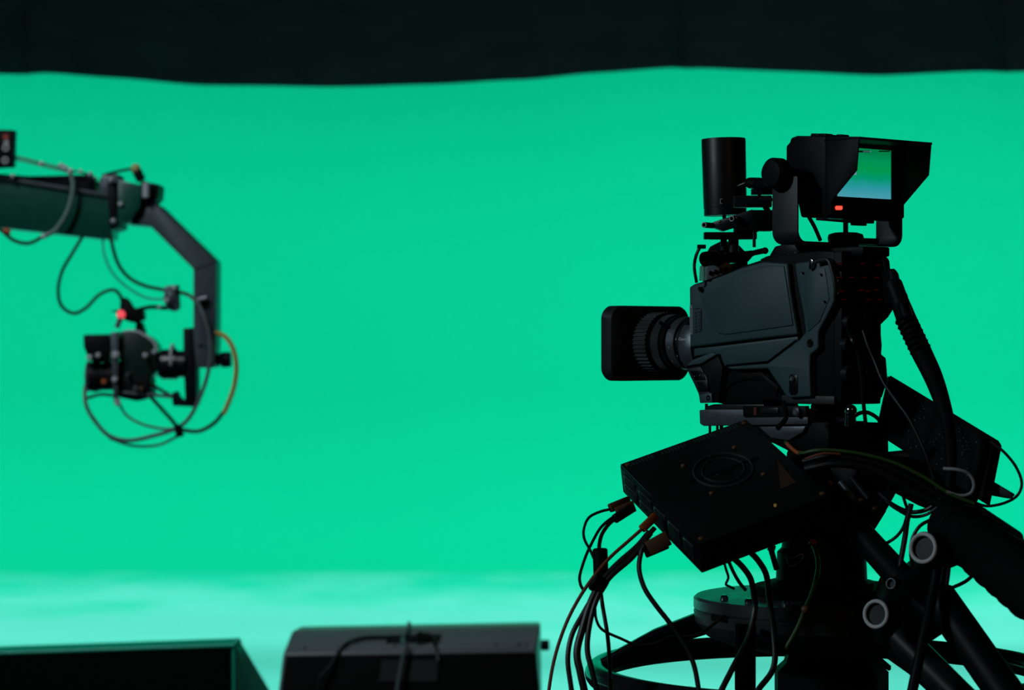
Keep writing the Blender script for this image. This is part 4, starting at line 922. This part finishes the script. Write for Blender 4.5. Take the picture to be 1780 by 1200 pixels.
tag(build('cable_tie', MB().rod(on(309, 738, YJ - .02), on(313, 760, YJ - .02), .014), RUB), 'black tie gathering the cables below the small camera', 'cable tie')
cable([(150, 693, YJ), (175, 686, YJ), (200, 688, YJ)], .0055, CABLE, 'short black cable between lens front and camera base', GC)
cable([(-60, 258, YJ - .03), (25, 272, YJ - .03), (75, 284, YJ - .03), (122, 296, YJ - .03), (150, 302, YJ), (170, 312, YJ)], .0035, GREYC, 'upper thin grey wire along the top of the beam', GC)
cable([(-60, 264, YJ - .03), (25, 277, YJ - .03), (75, 289, YJ - .03), (120, 300, YJ - .03)], .0030, GREYC, 'lower thin grey wire along the top of the beam', GC)
c = cable([(122, 298, YJ - .04), (127, 322, YJ - .04), (123, 350, YJ - .04), (112, 378, YJ - .04), (94, 402, YJ - .04), (76, 411, YJ - .04)], .0075, mat('pale_grey_jacket', (.14, .24, .20), .4), 'pale grey cable hanging across the face of the beam', GC)
build('connector', MB().sphere(on(122, 298, YJ - .04), .011), LABEL, c); build('connector', MB().sphere(on(76, 411, YJ - .04), .009), LABEL, c)
c = cable([(-20, 385, YJ - .03), (4, 402, YJ - .03), (24, 418, YJ - .03), (50, 423, YJ - .03), (76, 411, YJ - .04)], .0062, CABLE, 'black cable sagging beneath the left end of the beam', GC)
build('connector', MB().rod(on(6, 400, YJ - .03), on(18, 404, YJ - .03), .009), ORNG, c)
for px, py, r_ in ((72, 285, .009), (106, 288, .009), (113, 292, .010), (140, 298, .007), (22, 306, .008)):  # pale colour of the clips stands in for highlights
    c2 = build('wire_clip', MB().sphere(on(px, py, YJ - .03), r_), LABEL); tag(c2, {72: 'small pale clip on the beam wires, farthest left', 106: 'small pale clip left of the hanging cable connector', 113: 'small pale clip touching the hanging cable connector', 140: 'small pale clip right of the hanging cable connector', 22: 'small pale clip on the beam top at the left edge'}[px], 'clip')

mb_ = thing('crane_monitor', on(-20, 291, YJ - .05), 'small black control box with pale marks at the left edge above the crane', 'control box')
build('case', px_slab([(-80, 224), (24, 226), (22, 290), (-80, 294)], YJ - .06, .05), BLACK, mb_, .003)
for px, py in ((10, 257), (9, 279)):
    build('dial', MB().ring(on(px, py, YJ - .061), V(0, -1, 0), .009, .0025, 20, 6), LABEL, mb_)
build('dial', MB().ring(on(11, 248, YJ - .061), V(0, -1, 0), .006, .0025, 20, 6), LABEL, mb_)
build('red_lamp', MB().box(on(10, 238, YJ - .062), (V(1, 0, 0), V(0, 1, 0), UP), (.018, .003, .016)), mat('faint_red_lamp', (.15, .02, .01), .5, emis=(1, .12, .05), es=.05), mb_)
build('mount_stalk', MB().rod(on(-30, 292, YJ - .03), on(-30, 312, YJ + .02), .01), BLACK, mb_)

# ================================================================= FLOOR MONITORS
YW = 8.0
wd = thing('floor_monitor', V(on(715, 0, YW).x, YW + .2, 0), 'black floor monitor with carry slot and cable on top, centre bottom', 'stage monitor')
def wedge(x0, x1, xt0, xt1, ytop, ybrk, dz, dep, xf0, xf1):
    a = on(x0, ybrk, YW); b = on(x1, ybrk - 6, YW); c = on(xt1, ytop - 6, YW + dz); d = on(xt0, ytop, YW + dz)
    return a, b, c, d
a = on(492, 1136, YW); b = on(931, 1129, YW); c = on(941, 1089, YW + .16); d = on(508, 1097, YW + .16)
fl0 = V(a.x - .06, YW + .02, 0.0); fl1 = V(b.x + .05, YW + .02, 0.0)
back = V(0, .30, -.02)
vs = [fl0, fl1, b, a, d, c, d + back, c + back, V(fl0.x + .05, YW + .52, 0), V(fl1.x - .02, YW + .52, 0)]
fs = [(0, 1, 2, 3), (3, 2, 5, 4), (4, 5, 7, 6), (6, 7, 9, 8), (8, 9, 1, 0), (0, 3, 4, 6, 8), (1, 9, 7, 5, 2)]
MONP = mat('monitor_grey_black_paint', (.12, .145, .155), .40, bump=.2)
build('cabinet', MB().add(vs, fs), MONP, wd, .008, 3)
def onq(s, t, lift=0):
    P = a * (1 - s) * (1 - t) + b * s * (1 - t) + c * s * t + d * (1 - s) * t
    n = (b - a).cross(d - a).normalized()
    if n.z < 0: n = -n
    return P + n * lift
def qslab(s0, s1, t0, t1, lift, th):
    P = [onq(s0, t0, lift), onq(s1, t0, lift), onq(s1, t1, lift), onq(s0, t1, lift)]
    n = (b - a).cross(d - a).normalized(); n = n if n.z > 0 else -n
    return MB().prism(P, -n * th)
build('front_board', MB().prism([a + V(.01, -.004, -.010), b + V(-.006, -.004, -.010), fl1 + V(-.01, -.006, .02), fl0 + V(.01, -.006, .02)], V(0, .006, 0)), RUB, wd, .001)
build('trim_strip', qslab(.035, .965, .04, .30, .004, .006), MONP, wd, .0015)
build('carry_slot', qslab(.395, .61, .34, .72, .0012, .004), BLACK, wd, .0005)
for s in (.08, .44, .60, .84, .93):
    build('screw', MB().lathe(onq(s, .17, .004), V(0, -.3, 1), [(-.001, .006), (.002, .006), (.003, .003)], 12), BLACK, wd)
build('info_plate', MB().prism([on(664, 1148, YW - .006), on(762, 1148, YW - .006), on(760, 1185, YW - .006), on(658, 1185, YW - .006)], V(0, .004, 0)), mat('faint_plate_grey', (.028, .028, .033), .4), wd, smooth=False)
build('side_knob', MB().rod(on(940, 1122, YW + .05), on(955, 1122, YW + .05), .018), BLACK, wd)
n0 = V(0, -.02, .012)
tag(build('cable', MB().tube(drop([on(711, 1084, YW + .20), onq(.47, .95, .008), onq(.462, .4, .01), on(704, 1124, YW - .02), on(697, 1160, YW - .03), on(688, 1215, YW - .03)]), .007), GREYC), 'pale grey cable draped over the middle of the floor monitor', 'cable', 'cables on the floor monitor')
tag(build('cable', MB().tube(drop([onq(.40, .55, .006), onq(.34, .5, .012), onq(.28, .42, .012), onq(.235, .1, .012), on(575, 1156, YW - .02), on(556, 1180, YW - .03), on(552, 1215, YW - .03)]), .0062), CABLE), 'black cable running left down the face of the floor monitor', 'cable', 'cables on the floor monitor')
k = build('cable', MB().tube([onq(.50, .3, .01), onq(.53, .55, .02), onq(.56, .3, .015), onq(.52, .2, .02), onq(.55, .55, .015), onq(.58, .45, .01), onq(.60, .1, .01), on(762, 1150, YW - .02)], .006), CABLE)
tag(k, 'knotted black cable by the slot on the floor monitor top', 'cable', 'cables on the floor monitor')

wg = thing('floor_speaker', V(on(205, 0, YW).x, YW + .2, 0), 'green painted floor speaker box with front darkened by painted shade at bottom left', 'stage monitor')
a2 = on(-130, 1140, YW - .1); b2 = on(408, 1122, YW - .1); c2_ = on(415, 1109, YW - .02); d2 = on(-125, 1128, YW - .02)
g0 = V(a2.x, YW - .08, 0); g1 = V(b2.x + .0, YW - .08, 0)
h1 = V(b2.x + .22, YW + .55, 0); h0 = V(a2.x, YW + .55, 0)
vs = [g0, g1, b2, a2, d2, c2_, h1, h0]
fs = [(0, 1, 2, 3), (3, 2, 5, 4), (4, 5, 6, 7), (0, 3, 4, 7), (1, 6, 5, 2), (7, 6, 1, 0)]
SPK = mat('speaker_green_paint', (.006, .48, .29), .35)
build('cabinet', MB().add(vs, fs), SPK, wg, .005, 2)
build('front_shade_panel', MB().prism([g0 + V(0, -.001, .02), g1 + V(-.012, -.001, .02), b2 + V(-.012, -.001, -.008), a2 + V(0, -.001, -.008)], V(0, -.005, 0)), mat('painted_shade_green_black', (.001, .005, .002), .8, spec=.05), wg, smooth=False)  # shade on the green box front, painted as a dark sheet
build('edge_trim', MB().rod(a2 + V(0, -.003, .0), b2 + V(0, -.003, 0), .006), SPK, wg)
build('corner_cap', MB().sphere(b2 + V(.006, .02, .008), .014), SPK, wg)
